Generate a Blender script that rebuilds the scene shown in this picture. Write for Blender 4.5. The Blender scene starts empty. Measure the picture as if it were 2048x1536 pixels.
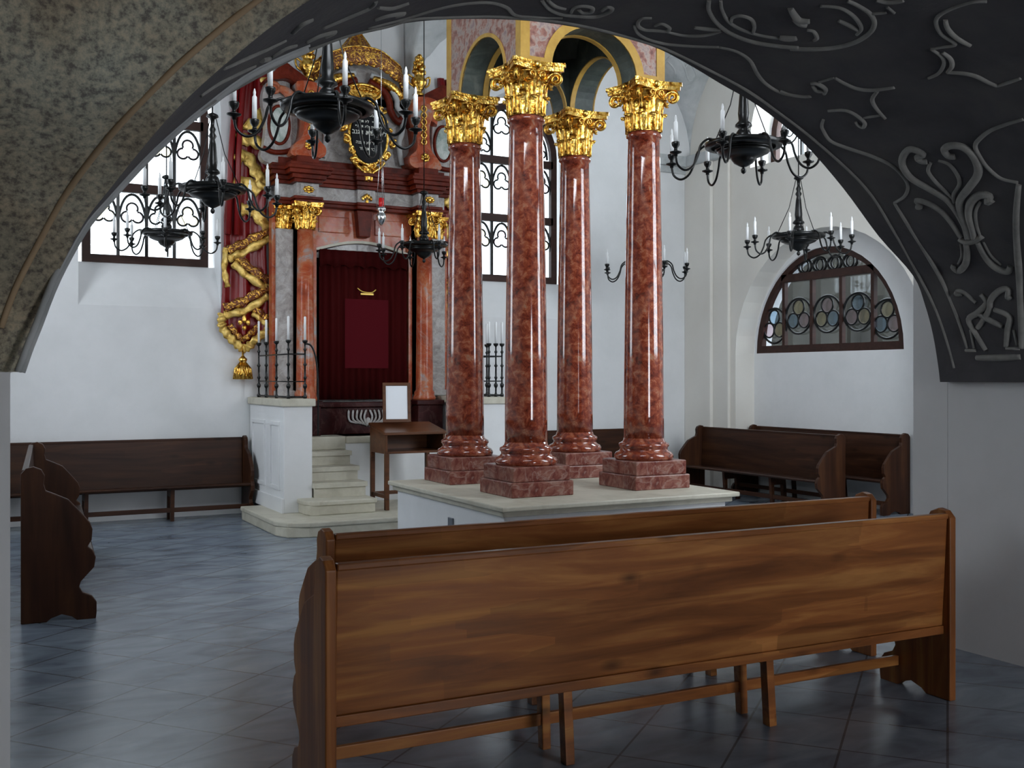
import bpy, math, random
from mathutils import Vector, Matrix
from mathutils.geometry import tessellate_polygon
random.seed(7)
PI = math.pi
S_ = bpy.context.scene
COL = S_.collection

# ------------------------------------------------------------------ camera
YAW = math.radians(28.2); SN, CS = math.sin(YAW), math.cos(YAW)
FPX = 2100.0; EYE = 1.57; HOR = 755.0
cam_d = bpy.data.cameras.new('camera'); cam = bpy.data.objects.new('camera', cam_d); COL.objects.link(cam)
cam.location = (0, 0, EYE); cam.rotation_euler = (PI/2, 0, -YAW)
cam_d.sensor_width = 36; cam_d.lens = 36*FPX/2048; cam_d.shift_y = -(768-HOR)/2048
cam_d.clip_start = .02; cam_d.clip_end = 200
S_.camera = cam
def ray(px, py):                       # direction in the room through a point of the photograph
    a = (px-1024)/FPX
    return Vector((CS*a+SN, -SN*a+CS, (HOR-py)/FPX))
def atY(px, py, Y):
    d = ray(px, py); t = Y/d.y
    return Vector((d.x*t, Y, EYE+d.z*t))
def atX(px, py, X):
    d = ray(px, py); t = X/d.x
    return Vector((X, d.y*t, EYE+d.z*t))

# ------------------------------------------------------------------ materials
MATS = {}
def nodes(name):
    m = bpy.data.materials.new(name); m.use_nodes = True
    nt = m.node_tree; b = nt.nodes['Principled BSDF']; MATS[name] = m
    return m, nt, b
def N(nt, t, **k):
    n = nt.nodes.new(t)
    for a, v in k.items():
        if a.startswith('i_'): n.inputs[a[2:].replace('_', ' ')].default_value = v
        else: setattr(n, a, v)
    return n
def ramp(nt, stops, interp='LINEAR'):
    r = nt.nodes.new('ShaderNodeValToRGB'); r.color_ramp.interpolation = interp
    e = r.color_ramp.elements
    while len(e) < len(stops): e.new(.5)
    for i, (p, c) in enumerate(stops): e[i].position = p; e[i].color = (*c, 1) if len(c) == 3 else c
    return r
def coords(nt, scale=(1, 1, 1), rot=(0, 0, 0), kind='Object'):
    tc = nt.nodes.new('ShaderNodeTexCoord'); mp = nt.nodes.new('ShaderNodeMapping')
    mp.inputs['Scale'].default_value = scale; mp.inputs['Rotation'].default_value = rot
    nt.links.new(tc.outputs[kind], mp.inputs['Vector']); return mp.outputs[0]
def bump(nt, b, h, strength=.3, dist=.01):
    n = nt.nodes.new('ShaderNodeBump'); n.inputs['Strength'].default_value = strength; n.inputs['Distance'].default_value = dist
    nt.links.new(h, n.inputs['Height']); nt.links.new(n.outputs[0], b.inputs['Normal'])
def simple(name, c, rough=.5, metal=0, **k):
    m, nt, b = nodes(name)
    b.inputs['Base Color'].default_value = (*c, 1); b.inputs['Roughness'].default_value = rough; b.inputs['Metallic'].default_value = metal
    for a, v in k.items(): b.inputs[a].default_value = v
    return m
def noisy(name, stops, scale=3, detail=6, rough=.6, bs=.1, bscale=40, metal=0, dist=0, bd=.01, vscale=(1, 1, 1)):
    m, nt, b = nodes(name); v = coords(nt, vscale)
    n = N(nt, 'ShaderNodeTexNoise'); n.inputs['Scale'].default_value = scale; n.inputs['Detail'].default_value = detail
    n.inputs['Distortion'].default_value = dist; n.inputs['Roughness'].default_value = .6
    nt.links.new(v, n.inputs['Vector']); r = ramp(nt, stops); nt.links.new(n.outputs['Fac'], r.inputs[0])
    nt.links.new(r.outputs[0], b.inputs['Base Color']); b.inputs['Roughness'].default_value = rough; b.inputs['Metallic'].default_value = metal
    if bs:
        n2 = N(nt, 'ShaderNodeTexNoise'); n2.inputs['Scale'].default_value = bscale; n2.inputs['Detail'].default_value = 4
        nt.links.new(v, n2.inputs['Vector']); bump(nt, b, n2.outputs['Fac'], bs, bd)
    return m
noisy('plaster', [(.3, (.70, .71, .71)), (.6, (.78, .785, .79)), (.8, (.74, .75, .75))], 1.2, 5, .8, .15, 14)
noisy('plaster_cream', [(.3, (.72, .69, .63)), (.7, (.78, .755, .70))], 1.1, 5, .8, .15, 14)
noisy('plaster_grey', [(.3, (.36, .38, .38)), (.5, (.48, .50, .50)), (.7, (.58, .59, .59))], 3, 8, .85, .2, 20, dist=.5)
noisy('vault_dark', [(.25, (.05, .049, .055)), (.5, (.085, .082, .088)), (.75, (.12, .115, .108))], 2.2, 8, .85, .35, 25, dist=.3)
noisy('stucco_ridge', [(.3, (.20, .20, .19)), (.7, (.33, .325, .30))], 8, 6, .7, .3, 60)
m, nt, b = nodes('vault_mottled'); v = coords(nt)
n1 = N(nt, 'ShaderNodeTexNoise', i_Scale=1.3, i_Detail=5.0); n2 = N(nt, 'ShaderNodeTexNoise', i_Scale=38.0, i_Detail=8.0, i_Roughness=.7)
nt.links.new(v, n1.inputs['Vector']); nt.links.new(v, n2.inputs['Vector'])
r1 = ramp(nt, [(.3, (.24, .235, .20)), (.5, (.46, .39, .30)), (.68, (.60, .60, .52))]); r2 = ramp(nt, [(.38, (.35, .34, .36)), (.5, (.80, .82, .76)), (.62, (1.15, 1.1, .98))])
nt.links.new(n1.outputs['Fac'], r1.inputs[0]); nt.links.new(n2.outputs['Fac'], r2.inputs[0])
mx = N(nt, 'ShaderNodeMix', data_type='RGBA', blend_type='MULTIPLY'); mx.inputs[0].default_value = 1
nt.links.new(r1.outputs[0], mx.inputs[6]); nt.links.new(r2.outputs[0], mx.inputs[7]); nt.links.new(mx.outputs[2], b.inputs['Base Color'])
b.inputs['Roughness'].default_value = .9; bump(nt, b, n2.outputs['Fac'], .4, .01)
simple('peach_line', (.46, .33, .20), .8)
def marble(name, cols, vein, scale=5, rough=.12, wscale=2.0, veinamt=.5, spec=.5):
    m, nt, b = nodes(name); v = coords(nt)
    a = N(nt, 'ShaderNodeTexNoise', i_Scale=float(scale), i_Detail=10.0, i_Distortion=.5, i_Roughness=.72)
    nt.links.new(v, a.inputs['Vector']); r = ramp(nt, cols); nt.links.new(a.outputs['Fac'], r.inputs[0])
    w = N(nt, 'ShaderNodeTexNoise', i_Scale=float(wscale), i_Detail=5.0, i_Distortion=2.5)
    nt.links.new(v, w.inputs['Vector'])
    r2 = ramp(nt, [(.47, (0, 0, 0)), (.497, (1, 1, 1)), (.503, (1, 1, 1)), (.53, (0, 0, 0))]); nt.links.new(w.outputs['Fac'], r2.inputs[0])
    mu = N(nt, 'ShaderNodeMath', operation='MULTIPLY'); mu.inputs[1].default_value = veinamt; nt.links.new(r2.outputs[0], mu.inputs[0])
    mx = N(nt, 'ShaderNodeMix', data_type='RGBA'); nt.links.new(mu.outputs[0], mx.inputs[0]); nt.links.new(r.outputs[0], mx.inputs[6]); mx.inputs[7].default_value = (*vein, 1)
    nt.links.new(mx.outputs[2], b.inputs['Base Color']); b.inputs['Roughness'].default_value = rough
    b.inputs['Coat Weight'].default_value = spec; b.inputs['Specular IOR Level'].default_value = .5 if rough < .25 else .15; b.inputs['Coat Roughness'].default_value = .05
marble('red_marble', [(.34, (.05, .010, .006)), (.45, (.17, .028, .014)), (.53, (.26, .055, .024)), (.60, (.36, .12, .06)), (.70, (.30, .20, .14))], (.45, .30, .22), 15, .10, .7, .12, .45)
marble('red_marble_dark', [(.28, (.06, .015, .015)), (.45, (.15, .04, .03)), (.6, (.26, .12, .09)), (.75, (.26, .22, .18))], (.4, .3, .26), 9, .3, 3, .35, .2)
marble('orange_marble', [(.3, (.16, .025, .010)), (.47, (.40, .075, .028)), (.56, (.46, .15, .07)), (.66, (.30, .33, .34))], (.42, .3, .24), 2.6, .28, 2.2, .25, .15)
marble('ark_red', [(.3, (.035, .004, .001)), (.5, (.105, .011, .003)), (.7, (.19, .024, .008))], (.2, .03, .02), 4, .4, 2, .3, 0)
marble('ark_base_red', [(.3, (.012, .002, .002)), (.5, (.035, .006, .006)), (.7, (.07, .02, .018))], (.12, .06, .05), 5, .3, 2, .3, 0)
marble('grey_marble', [(.3, (.20, .19, .18)), (.5, (.38, .35, .33)), (.65, (.48, .47, .47)), (.8, (.28, .20, .18))], (.6, .58, .55), 7, .3, 3, .4, .2)
marble('green_marble', [(.3, (.12, .20, .17)), (.5, (.42, .48, .44)), (.62, (.62, .66, .62)), (.75, (.25, .34, .30))], (.7, .72, .68), 5, .35, 3, .4, .1)
m, nt, b = nodes('gold'); v = coords(nt)
vo = N(nt, 'ShaderNodeTexVoronoi', i_Scale=55.0); no = N(nt, 'ShaderNodeTexNoise', i_Scale=30.0, i_Detail=3.0)
nt.links.new(v, vo.inputs['Vector']); nt.links.new(v, no.inputs['Vector'])
r = ramp(nt, [(.36, (.26, .10, .012)), (.5, (.80, .46, .08)), (.65, (1, .68, .20))]); nt.links.new(no.outputs['Fac'], r.inputs[0]); nt.links.new(r.outputs[0], b.inputs['Base Color'])  # brown end of the ramp puts crevice shade into the gilt colour
b.inputs['Metallic'].default_value = 1; b.inputs['Roughness'].default_value = .3; bump(nt, b, vo.outputs['Distance'], .28, .007)
m, nt, b = nodes('gold_relief'); v = coords(nt)       # gilt ornament in relief over a red brown ground
vo = N(nt, 'ShaderNodeTexVoronoi', i_Scale=26.0); no = N(nt, 'ShaderNodeTexNoise', i_Scale=16.0, i_Detail=2.0, i_Distortion=3.0)
nt.links.new(v, vo.inputs['Vector']); nt.links.new(v, no.inputs['Vector'])
r = ramp(nt, [(.50, (.17, .045, .015)), (.56, (.85, .48, .10))]); nt.links.new(no.outputs['Fac'], r.inputs[0]); nt.links.new(r.outputs[0], b.inputs['Base Color'])
r = ramp(nt, [(.46, (0, 0, 0)), (.52, (1, 1, 1))]); nt.links.new(no.outputs['Fac'], r.inputs[0]); nt.links.new(r.outputs[0], b.inputs['Metallic'])
b.inputs['Roughness'].default_value = .35; bump(nt, b, no.outputs['Fac'], .8, .02)
noisy('gold_cloth', [(.35, (.36, .20, .03)), (.5, (.72, .48, .12)), (.65, (.85, .62, .20))], 14, 4, .42, .3, 30, metal=.55)
simple('gold_paint', (.75, .50, .10), .45, .3)
simple('iron', (.0045, .005, .005), .30, 0, **{'Specular IOR Level': .35})
simple('candle', (.85, .86, .86), .4)
simple('white_cloth', (.80, .79, .72), .7)
def wood(name, cols, rough=.35, ax=0, knots=True):
    m, nt, b = nodes(name)
    sc = [5.5, 5.5, 5.5]; sc[ax] = .45
    v = coords(nt, tuple(sc))
    n = N(nt, 'ShaderNodeTexNoise', i_Scale=2.4, i_Detail=6.0, i_Distortion=.6, i_Roughness=.55); nt.links.new(v, n.inputs['Vector'])
    r = ramp(nt, cols); nt.links.new(n.outputs['Fac'], r.inputs[0])
    ks = [3.2, 3.2, 3.2]; ks[ax] = 1.5
    vk = coords(nt, tuple(ks)); vo = N(nt, 'ShaderNodeTexVoronoi', i_Scale=1.9, i_Randomness=1.0); nt.links.new(vk, vo.inputs['Vector'])
    kr = ramp(nt, [(.03, (.32, .32, .32)), (.10, (.62, .62, .62)), (.2, (1, 1, 1))]); nt.links.new(vo.outputs['Distance'], kr.inputs[0])
    # darker blocks where board staves are joined
    vb = coords(nt, (1.6, 1.6, 9) if ax == 0 else (1.6, 1.6, 9)); bl = N(nt, 'ShaderNodeTexVoronoi', i_Scale=1.0, distance='CHEBYCHEV'); nt.links.new(vb, bl.inputs['Vector'])
    br = ramp(nt, [(0, (.72, .72, .72)), (1, (1.12, 1.12, 1.12))])
    sp = N(nt, 'ShaderNodeSeparateColor'); nt.links.new(bl.outputs['Color'], sp.inputs[0]); nt.links.new(sp.outputs[0], br.inputs[0])
    a = N(nt, 'ShaderNodeMix', data_type='RGBA', blend_type='MULTIPLY'); a.inputs[0].default_value = 1 if knots else 0
    nt.links.new(r.outputs[0], a.inputs[6]); nt.links.new(kr.outputs[0], a.inputs[7])
    c2 = N(nt, 'ShaderNodeMix', data_type='RGBA', blend_type='MULTIPLY'); c2.inputs[0].default_value = 1 if knots else .3
    nt.links.new(a.outputs[2], c2.inputs[6]); nt.links.new(br.outputs[0], c2.inputs[7]); nt.links.new(c2.outputs[2], b.inputs['Base Color'])
    b.inputs['Roughness'].default_value = rough; b.inputs['Specular IOR Level'].default_value = .25
    bump(nt, b, n.outputs['Fac'], .06, .01)
WC = [(.3, (.15, .050, .014)), (.5, (.28, .098, .027)), (.68, (.46, .20, .058))]
WD = [(.3, (.022, .008, .004)), (.5, (.042, .015, .007)), (.7, (.068, .026, .010))]
wood('pine', WC, .33); wood('pine_end', WC, .4, 2, False); wood('dark_wood', WD, .4); wood('dark_wood_end', WD, .4, 2, False)
wood('window_wood', [(.3, (.026, .010, .007)), (.7, (.05, .020, .014))], .5, 0, False)
wood('desk_wood', [(.3, (.06, .022, .009)), (.7, (.14, .052, .020))], .3, 0, False)
m, nt, b = nodes('floor_tile'); v = coords(nt, rot=(0, 0, PI/4+.1))
bk = N(nt, 'ShaderNodeTexBrick', offset=0.0, offset_frequency=1); bk.inputs['Scale'].default_value = 1
for k_, v_ in (('Brick Width', .42), ('Row Height', .42), ('Mortar Size', .006), ('Mortar Smooth', .3), ('Bias', 0)): bk.inputs[k_].default_value = v_
bk.inputs['Color1'].default_value = (.19, .23, .29, 1); bk.inputs['Color2'].default_value = (.215, .26, .315, 1); bk.inputs['Mortar'].default_value = (.09, .10, .115, 1)
nt.links.new(v, bk.inputs['Vector'])
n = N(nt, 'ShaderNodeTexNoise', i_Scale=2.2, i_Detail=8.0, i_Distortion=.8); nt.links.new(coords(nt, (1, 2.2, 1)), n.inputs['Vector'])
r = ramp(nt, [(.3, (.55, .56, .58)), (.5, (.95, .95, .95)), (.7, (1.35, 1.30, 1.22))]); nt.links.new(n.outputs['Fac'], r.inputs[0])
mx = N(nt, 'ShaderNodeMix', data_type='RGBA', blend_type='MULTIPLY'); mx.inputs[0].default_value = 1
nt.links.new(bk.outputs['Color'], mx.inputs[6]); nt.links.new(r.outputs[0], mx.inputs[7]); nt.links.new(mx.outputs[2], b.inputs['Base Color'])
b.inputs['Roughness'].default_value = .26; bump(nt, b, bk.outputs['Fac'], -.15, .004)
noisy('limestone', [(.3, (.46, .43, .34)), (.6, (.60, .57, .47)), (.8, (.52, .48, .38))], 5, 8, .5, .15, 40, dist=.4)
noisy('painted_red', [(.34, (.14, .055, .045)), (.46, (.27, .12, .09)), (.55, (.34, .26, .22)), (.68, (.22, .15, .15))], 15, 8, .6, .1, 30, dist=.4)
noisy('painted_yellow', [(.3, (.36, .20, .03)), (.7, (.52, .32, .06))], 8, 6, .6, .1, 30)
noisy('painted_green', [(.3, (.018, .026, .024)), (.55, (.05, .065, .055)), (.75, (.12, .13, .11))], 5, 8, .6, .1, 30, dist=1)
noisy('velvet', [(.3, (.10, .006, .008)), (.7, (.20, .014, .014))], 3, 3, .7, .1, 80)
simple('drape_red', (.20, .005, .006), .38)
simple('curtain_red', (.040, .0015, .0015), .9, **{'Specular IOR Level': .1})
simple('curtain_panel', (.068, .003, .006), .9, **{'Specular IOR Level': .1})
simple('black_paint', (.003, .003, .004), .4, **{'Specular IOR Level': .15})
simple('letter', (.75, .74, .66), .5)
simple('metal_plate', (.22, .24, .27), .4, .5)
simple('red_glass', (.7, .01, .01), .1, 0)
simple('silver', (.75, .78, .80), .2, 1)
simple('page', (.85, .88, .92), .15, 0)
noisy('outside_wall', [(.3, (.018, .017, .012)), (.7, (.032, .030, .022))], 2, 4, .9, 0)
noisy('outside_ground', [(.3, (.05, .05, .04)), (.7, (.08, .08, .06))], 2, 4, .9, 0)
def pane_mat(name, tint, gl=.06):
    m = bpy.data.materials.new(name); m.use_nodes = True; MATS[name] = m
    nt = m.node_tree; nt.nodes.clear(); o = nt.nodes.new('ShaderNodeOutputMaterial')
    t = nt.nodes.new('ShaderNodeBsdfTransparent'); t.inputs[0].default_value = (*tint, 1)
    g = nt.nodes.new('ShaderNodeBsdfGlossy'); g.inputs['Roughness'].default_value = .05
    x = nt.nodes.new('ShaderNodeMixShader'); x.inputs[0].default_value = gl
    nt.links.new(t.outputs[0], x.inputs[1]); nt.links.new(g.outputs[0], x.inputs[2]); nt.links.new(x.outputs[0], o.inputs[0])
pane_mat('pane', (.95, .97, .98)); pane_mat('pane_yellow', (.95, .90, .74)); pane_mat('pane_pink', (.92, .82, .84)); pane_mat('pane_blue', (.74, .86, .95)); pane_mat('lamp_glass', (.85, .88, .9), .3)

# ------------------------------------------------------------------ mesh builder
def crom(pts, n=6, closed=False):
    P = [Vector(p) for p in pts]
    if len(P) < 3: return P
    out = []; L = len(P); rng = L if closed else L-1
    for i in range(rng):
        p1, p2 = P[i], P[(i+1) % L]
        p0 = P[i-1] if (i or closed) else p1; p3 = P[(i+2) % L] if (closed or i+2 < L) else p2
        for k in range(n):
            t = k/n
            out.append(.5*((2*p1)+(p2-p0)*t+(2*p0-5*p1+4*p2-p3)*t*t+(3*p1-p0-3*p2+p3)*t**3))
    if not closed: out.append(P[-1])
    return out
class MB:
    def __init__(s): s.v = []; s.f = []; s.m = []; s.sm = []; s.T = Matrix.Identity(4); s.mi = 0
    def av(s, p): s.v.append(s.T @ Vector(p)); return len(s.v)-1
    def af(s, ids, smooth=False): s.f.append(ids); s.m.append(s.mi); s.sm.append(smooth)
    def box(s, x0, x1, y0, y1, z0, z1):
        i = [s.av(p) for p in ((x0,y0,z0),(x1,y0,z0),(x1,y1,z0),(x0,y1,z0),(x0,y0,z1),(x1,y0,z1),(x1,y1,z1),(x0,y1,z1))]
        for q in ((0,3,2,1),(4,5,6,7),(0,1,5,4),(1,2,6,5),(2,3,7,6),(3,0,4,7)): s.af([i[k] for k in q])
        return s
    def lathe(s, prof, c=(0, 0, 0), seg=24, axis='Z', smooth=True, squash=1):
        rings = []
        for r, h in prof:
            ring = []
            for k in range(seg):
                a = 2*PI*k/seg; u, w = r*math.cos(a), r*math.sin(a)*squash
                p = (u, w, h) if axis == 'Z' else ((u, h, w) if axis == 'Y' else (h, u, w))
                ring.append(s.av(Vector(c)+Vector(p)))
            rings.append(ring)
        for a, b2 in zip(rings, rings[1:]):
            for k in range(seg): s.af([a[k], a[(k+1) % seg], b2[(k+1) % seg], b2[k]], smooth)
        s.af(rings[0][::-1]); s.af(rings[-1]); return s
    def tube(s, pts, r, seg=8, closed=False, flat=1.0, up=None):
        P = [Vector(p) for p in pts]; n = len(P)
        if n < 2: return s
        R = r if isinstance(r, (list, tuple)) else [r]*n
        rings = []; prev = None
        for i, p in enumerate(P):
            if closed: t = P[(i+1) % n]-P[i-1]
            else: t = P[min(i+1, n-1)]-P[max(i-1, 0)]
            if t.length < 1e-9: t = Vector((0, 0, 1))
            t.normalize()
            ref = up if up is not None else (prev if prev is not None else (Vector((0, 0, 1)) if abs(t.z) < .9 else Vector((1, 0, 0))))
            a = t.cross(ref)
            if a.length < 1e-6: a = t.cross(Vector((1, .3, .2)))
            a.normalize(); b2 = a.cross(t).normalized(); prev = b2
            rings.append([s.av(p+R[i]*(math.cos(2*PI*k/seg)*a+flat*math.sin(2*PI*k/seg)*b2)) for k in range(seg)])
        pr = list(zip(rings, rings[1:]))+([(rings[-1], rings[0])] if closed else [])
        for a, b2 in pr:
            for k in range(seg): s.af([a[k], a[(k+1) % seg], b2[(k+1) % seg], b2[k]], True)
        if not closed: s.af(rings[0][::-1]); s.af(rings[-1])
        return s
    def ring(s, c, R, r, axis='Y', seg=24, ts=6, sx=1, sz=1, a0=0, a1=2*PI):
        full = a1-a0 > 2*PI-.01; n = seg if full else seg+1
        pts = []
        for k in range(n):
            a = a0+(a1-a0)*k/seg; u, w = R*math.cos(a)*sx, R*math.sin(a)*sz
            pts.append(Vector(c)+Vector((u, 0, w) if axis == 'Y' else ((0, u, w) if axis == 'X' else (u, w, 0))))
        return s.tube(pts, r, ts, closed=full)
    def ball(s, c, r, seg=14, sx=1, sy=1, sz=1):
        T = s.T; s.T = T @ Matrix.Translation(c) @ Matrix.Diagonal((sx, sy, sz, 1))
        s.lathe([(max(1e-4, r*math.sin(PI*k/8)), -r*math.cos(PI*k/8)) for k in range(9)], seg=seg); s.T = T; return s
    def prism(s, poly, t0, t1, axis='Y', holes=(), m_front=None, m_back=None, m_rim=None, smooth=False):
        # poly (u,v); axis Y -> (u,t,v), X -> (t,u,v), Z -> (u,v,t)
        def mp(u, w, t): return (u, t, w) if axis == 'Y' else ((t, u, w) if axis == 'X' else (u, w, t))
        loops = [list(poly)]+[list(h) for h in holes]
        tris = tessellate_polygon([[Vector((u, w, 0)) for u, w in L] for L in loops])
        A = []; B = []; off = []
        for L in loops:
            off.append(len(A)); A += [s.av(mp(u, w, t0)) for u, w in L]
            B += [s.av(mp(u, w, t1)) for u, w in L]
        m0 = s.mi
        s.mi = m0 if m_front is None else m_front
        for t in tris: s.af([A[k] for k in t])
        s.mi = m0 if m_back is None else m_back
        for t in tris: s.af([B[k] for k in t][::-1])
        s.mi = m0 if m_rim is None else m_rim
        for L, o in zip(loops, off):
            n = len(L)
            for k in range(n): s.af([A[o+k], A[o+(k+1) % n], B[o+(k+1) % n], B[o+k]], smooth)
        s.mi = m0; return s
    def grid(s, rows, smooth=True, flip=False):
        ids = [[s.av(p) for p in r] for r in rows]
        for a, b2 in zip(ids, ids[1:]):
            for k in range(len(a)-1):
                q = [a[k], a[k+1], b2[k+1], b2[k]]; s.af(q[::-1] if flip else q, smooth)
        return s
    def build(s, name, mat, parent=None, bevel=0, solid=0, fix=True):
        me = bpy.data.meshes.new(name); me.from_pydata([tuple(v) for v in s.v], [], s.f)
        for mm in (mat if isinstance(mat, (list, tuple)) else [mat]): me.materials.append(MATS[mm])
        me.polygons.foreach_set('material_index', s.m); me.polygons.foreach_set('use_smooth', s.sm)
        me.validate(); me.update()
        if fix:
            import bmesh
            bm = bmesh.new(); bm.from_mesh(me); bmesh.ops.recalc_face_normals(bm, faces=bm.faces); bm.to_mesh(me); bm.free()
        o = bpy.data.objects.new(name, me); COL.objects.link(o); o.parent = parent
        if solid:
            md = o.modifiers.new('solid', 'SOLIDIFY'); md.thickness = solid; md.offset = 0
        if bevel:
            md = o.modifiers.new('bevel', 'BEVEL'); md.width = bevel; md.segments = 2; md.limit_method = 'ANGLE'; md.angle_limit = .7
        return o
def empty(name, loc=(0, 0, 0), rz=0):
    o = bpy.data.objects.new(name, None); COL.objects.link(o); o.location = loc; o.rotation_euler = (0, 0, rz); o.empty_display_size = .1; return o
def tag(o, label=None, cat=None, group=None, kind=None):
    if label: o['label'] = label
    if cat: o['category'] = cat
    if group: o['group'] = group
    if kind: o['kind'] = kind
    return o
def struct(o): o['kind'] = 'structure'; return o
def copy_tree(o, parent=None):
    c = o.copy(); COL.objects.link(c); c.parent = parent
    for ch in [x for x in bpy.data.objects if x.parent == o]: copy_tree(ch, c)
    return c

# ------------------------------------------------------------------ shell
def arched(x0, x1, z0, zs, n=16, rise=None):
    r = (x1-x0)/2; c = (x0+x1)/2; rz = rise or r
    return [(x0, z0)]+[(c-r*math.cos(PI*k/n), zs+rz*math.sin(PI*k/n)) for k in range(n+1)]+[(x1, z0)]
Y0 = 4.2; YW = 12.2; CX = 4.36
XL, XR = -.75, 9.47
SIL = [(41,744),(58,695),(76,650),(112,559),(165,462),(211,406),(305,305),(406,218),(508,146),(650,86),(800,48),(930,38),(1060,42),(1180,60),(1300,91),(1370,125),(1442,168),(1518,213),(1605,284),(1686,376),(1757,472),(1826,551),(1850,610),(1866,670),(1876,730),(1880,764)]
PROF = crom([(p.x, p.z, 0) for p in (atY(a, b_, Y0) for a, b_ in SIL)], 4)
PROF = [(p.x, p.y) for p in PROF]
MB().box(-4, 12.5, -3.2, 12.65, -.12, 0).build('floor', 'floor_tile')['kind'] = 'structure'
# arch wall between the vaulted bay and the hall
outer = [(-3, 0), (-3, 7.2), (XR+.4, 7.2), (XR+.4, 0)]
hole = [(.185, 1.58)]+[(x*1.042, EYE+(z-EYE)*1.042) for x, z in PROF if z > 1.6]
hole = [(.185, .0)]+hole+[(5.30, 1.50), (5.30, 0)]
poly = outer[:1]+outer[1:]+hole[::-1]
struct(MB().prism(poly, Y0+.002, 4.35, 'Y', holes=[arched(6.1, 8.3, 1.8, 3.9)[::-1], arched(1.3, 3.7, 3.95, 4.15, 16, .9)[::-1]]).build('wall_front', 'plaster'))
struct(MB().box(-2.95, .181, 3.9, Y0, 0, 1.588).build('wall_front', 'plaster'))
MB().box(5.14, 5.75, Y0+.003, 4.45, 0, 7.2).build('wall_front', 'plaster')['kind'] = 'structure'
# ark wall with two tall arched windows
WIN = [(1.30, 2.68), (2*CX-2.68, 2*CX-1.30)]
mb = MB(); mb.prism([(XL-.4, 0), (XL-.4, 7.2), (XR+.8, 7.2), (XR+.8, 0)], YW, YW+.45, 'Y', holes=[arched(a-.07, b_+.07, 2.36, 4.62)[::-1] for a, b_ in WIN])
struct(mb.build('wall_back', 'plaster'))
mb = MB()
for a, b_ in WIN: mb.prism([(YW, 2.36), (YW+.34, 2.86), (YW+.45, 2.86), (YW+.45, 2.36)], a-.07, b_+.07, 'X')
struct(mb.build('trim_1', 'plaster'))
# right wall: floor-level arched niche with the lunette window, upper window above
niche = arched(8.02, 11.2, 0.0, 1.90, 20, 1.52); upw = arched(8.9, 10.9, 4.38, 4.75, 16, 1.0)
low = [(3.9, 0), (3.9, 7.2), (YW, 7.2), (YW, 0)]
pol = [(3.9, 0), (3.9, 7.2), (YW, 7.2), (YW, 0)]+niche[::-1]
struct(MB().prism(pol, XR, XR+.33, 'X', holes=[upw]).build('wall_right', 'plaster_cream'))
lun = arched(8.62, 11.18, 1.90, 1.905, 24, 1.33)
struct(MB().prism([(3.9, 0), (3.9, 7.2), (YW+.45, 7.2), (YW+.45, 0)], XR+.33, XR+.62, 'X', holes=[lun, upw]).build('wall_right', 'plaster'))
# shallow pilasters at the hall corner
struct(MB().box(XR-.10, XR, 11.62, YW, 0, 4.6).box(XR-.05, XR, 11.3, 11.62, 0, 4.6).build('trim_2', 'plaster_cream', bevel=.01))
struct(MB().box(8.78, XR-.02, YW-.07, YW, 4.6, 4.75).box(8.8, XR-.02, YW-.04, YW, 4.5, 4.6).box(XR-.13, XR, 11.3, YW-.07, 4.6, 4.75).build('trim_3', 'plaster_grey', bevel=.01))
# left wall with an unseen tall window put in to light the hall
struct(MB().prism([(-3.2, 0), (-3.2, 7.2), (YW, 7.2), (YW, 0)], XL-.4, XL, 'X', holes=[arched(5.0, 6.8, 1.8, 4.3), arched(8.0, 9.8, 1.8, 4.3)] ).build('wall_left', 'plaster')) if False else None
mb = MB(); mb.prism([(Y0, 0), (Y0, 7.2), (YW, 7.2), (YW, 0)], XL-.4, XL, 'X', holes=[arched(8.9, 10.7, 1.9, 4.3)])
struct(mb.build('wall_left', 'plaster'))
# small room the picture is taken from
NR = []
struct(MB().box(-3.0, -2.7, -3.2, Y0, 0, 3.8).build('wall_left', 'plaster'))
struct(MB().prism([(-3.0, 0), (-3.0, 3.8), (5.6, 3.8), (5.6, 0)], -3.2, -2.9, 'Y', holes=[arched(3.3, 4.9, .8, 2.1)]).build('wall_rear', 'plaster'))
struct(MB().box(5.14, 5.6, -2.9, Y0, 0, 3.8).build('wall_right', 'plaster'))
struct(MB().box(-3.0, 5.6, -3.2, Y0, 3.5, 3.8).build('ceiling', 'plaster_grey'))

# ------------------------------------------------------------------ near vault
K0 = .10
def kx(xp): return K0*min(1, max(0, (3.0-xp)/2.8))
HM = [(4.2, 1.59), (4.17, 1.80), (4.10, 2.0), (3.95, 2.2), (3.75, 2.36), (3.60, 2.47), (3.50, 2.60), (3.40, 2.75), (3.25, 2.86), (2.9, 3.03), (2.4, 3.13), (1.8, 3.20), (1.0, 3.24), (-3, 3.26)]
HMC = [(p.x, p.y) for p in crom([(a, b_, 0) for a, b_ in HM], 6)]
def hM(Y):
    for (a, za), (b2, zb) in zip(HMC, HMC[1:]):
        if b2 <= Y <= a: return za+(zb-za)*(a-Y)/max(1e-9, a-b2)
    return 3.26
def hMinv(z):
    for (a, za), (b2, zb) in zip(HMC, HMC[1:]):
        if za <= z <= zb: return a+(b2-a)*(z-za)/max(1e-9, zb-za)
    return 4.2 if z < 1.6 else 1.8
rows = []; groin = []
for x, z in PROF:
    if x < 2.0: yn = hMinv(z)
    else: yn = 2.2-3.5*min(1, (x-2.0)/1.0)
    row = []
    for k in range(21):
        Y = Y0+(yn-Y0)*k/20
        row.append((x-kx(x)*(Y0-Y), Y, z))
    rows.append(row)
    if x < 2.05: groin.append(Vector(row[-1]))
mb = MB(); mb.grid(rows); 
foot = rows[-1]                                  # small ledge where the vault meets the pier
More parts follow.
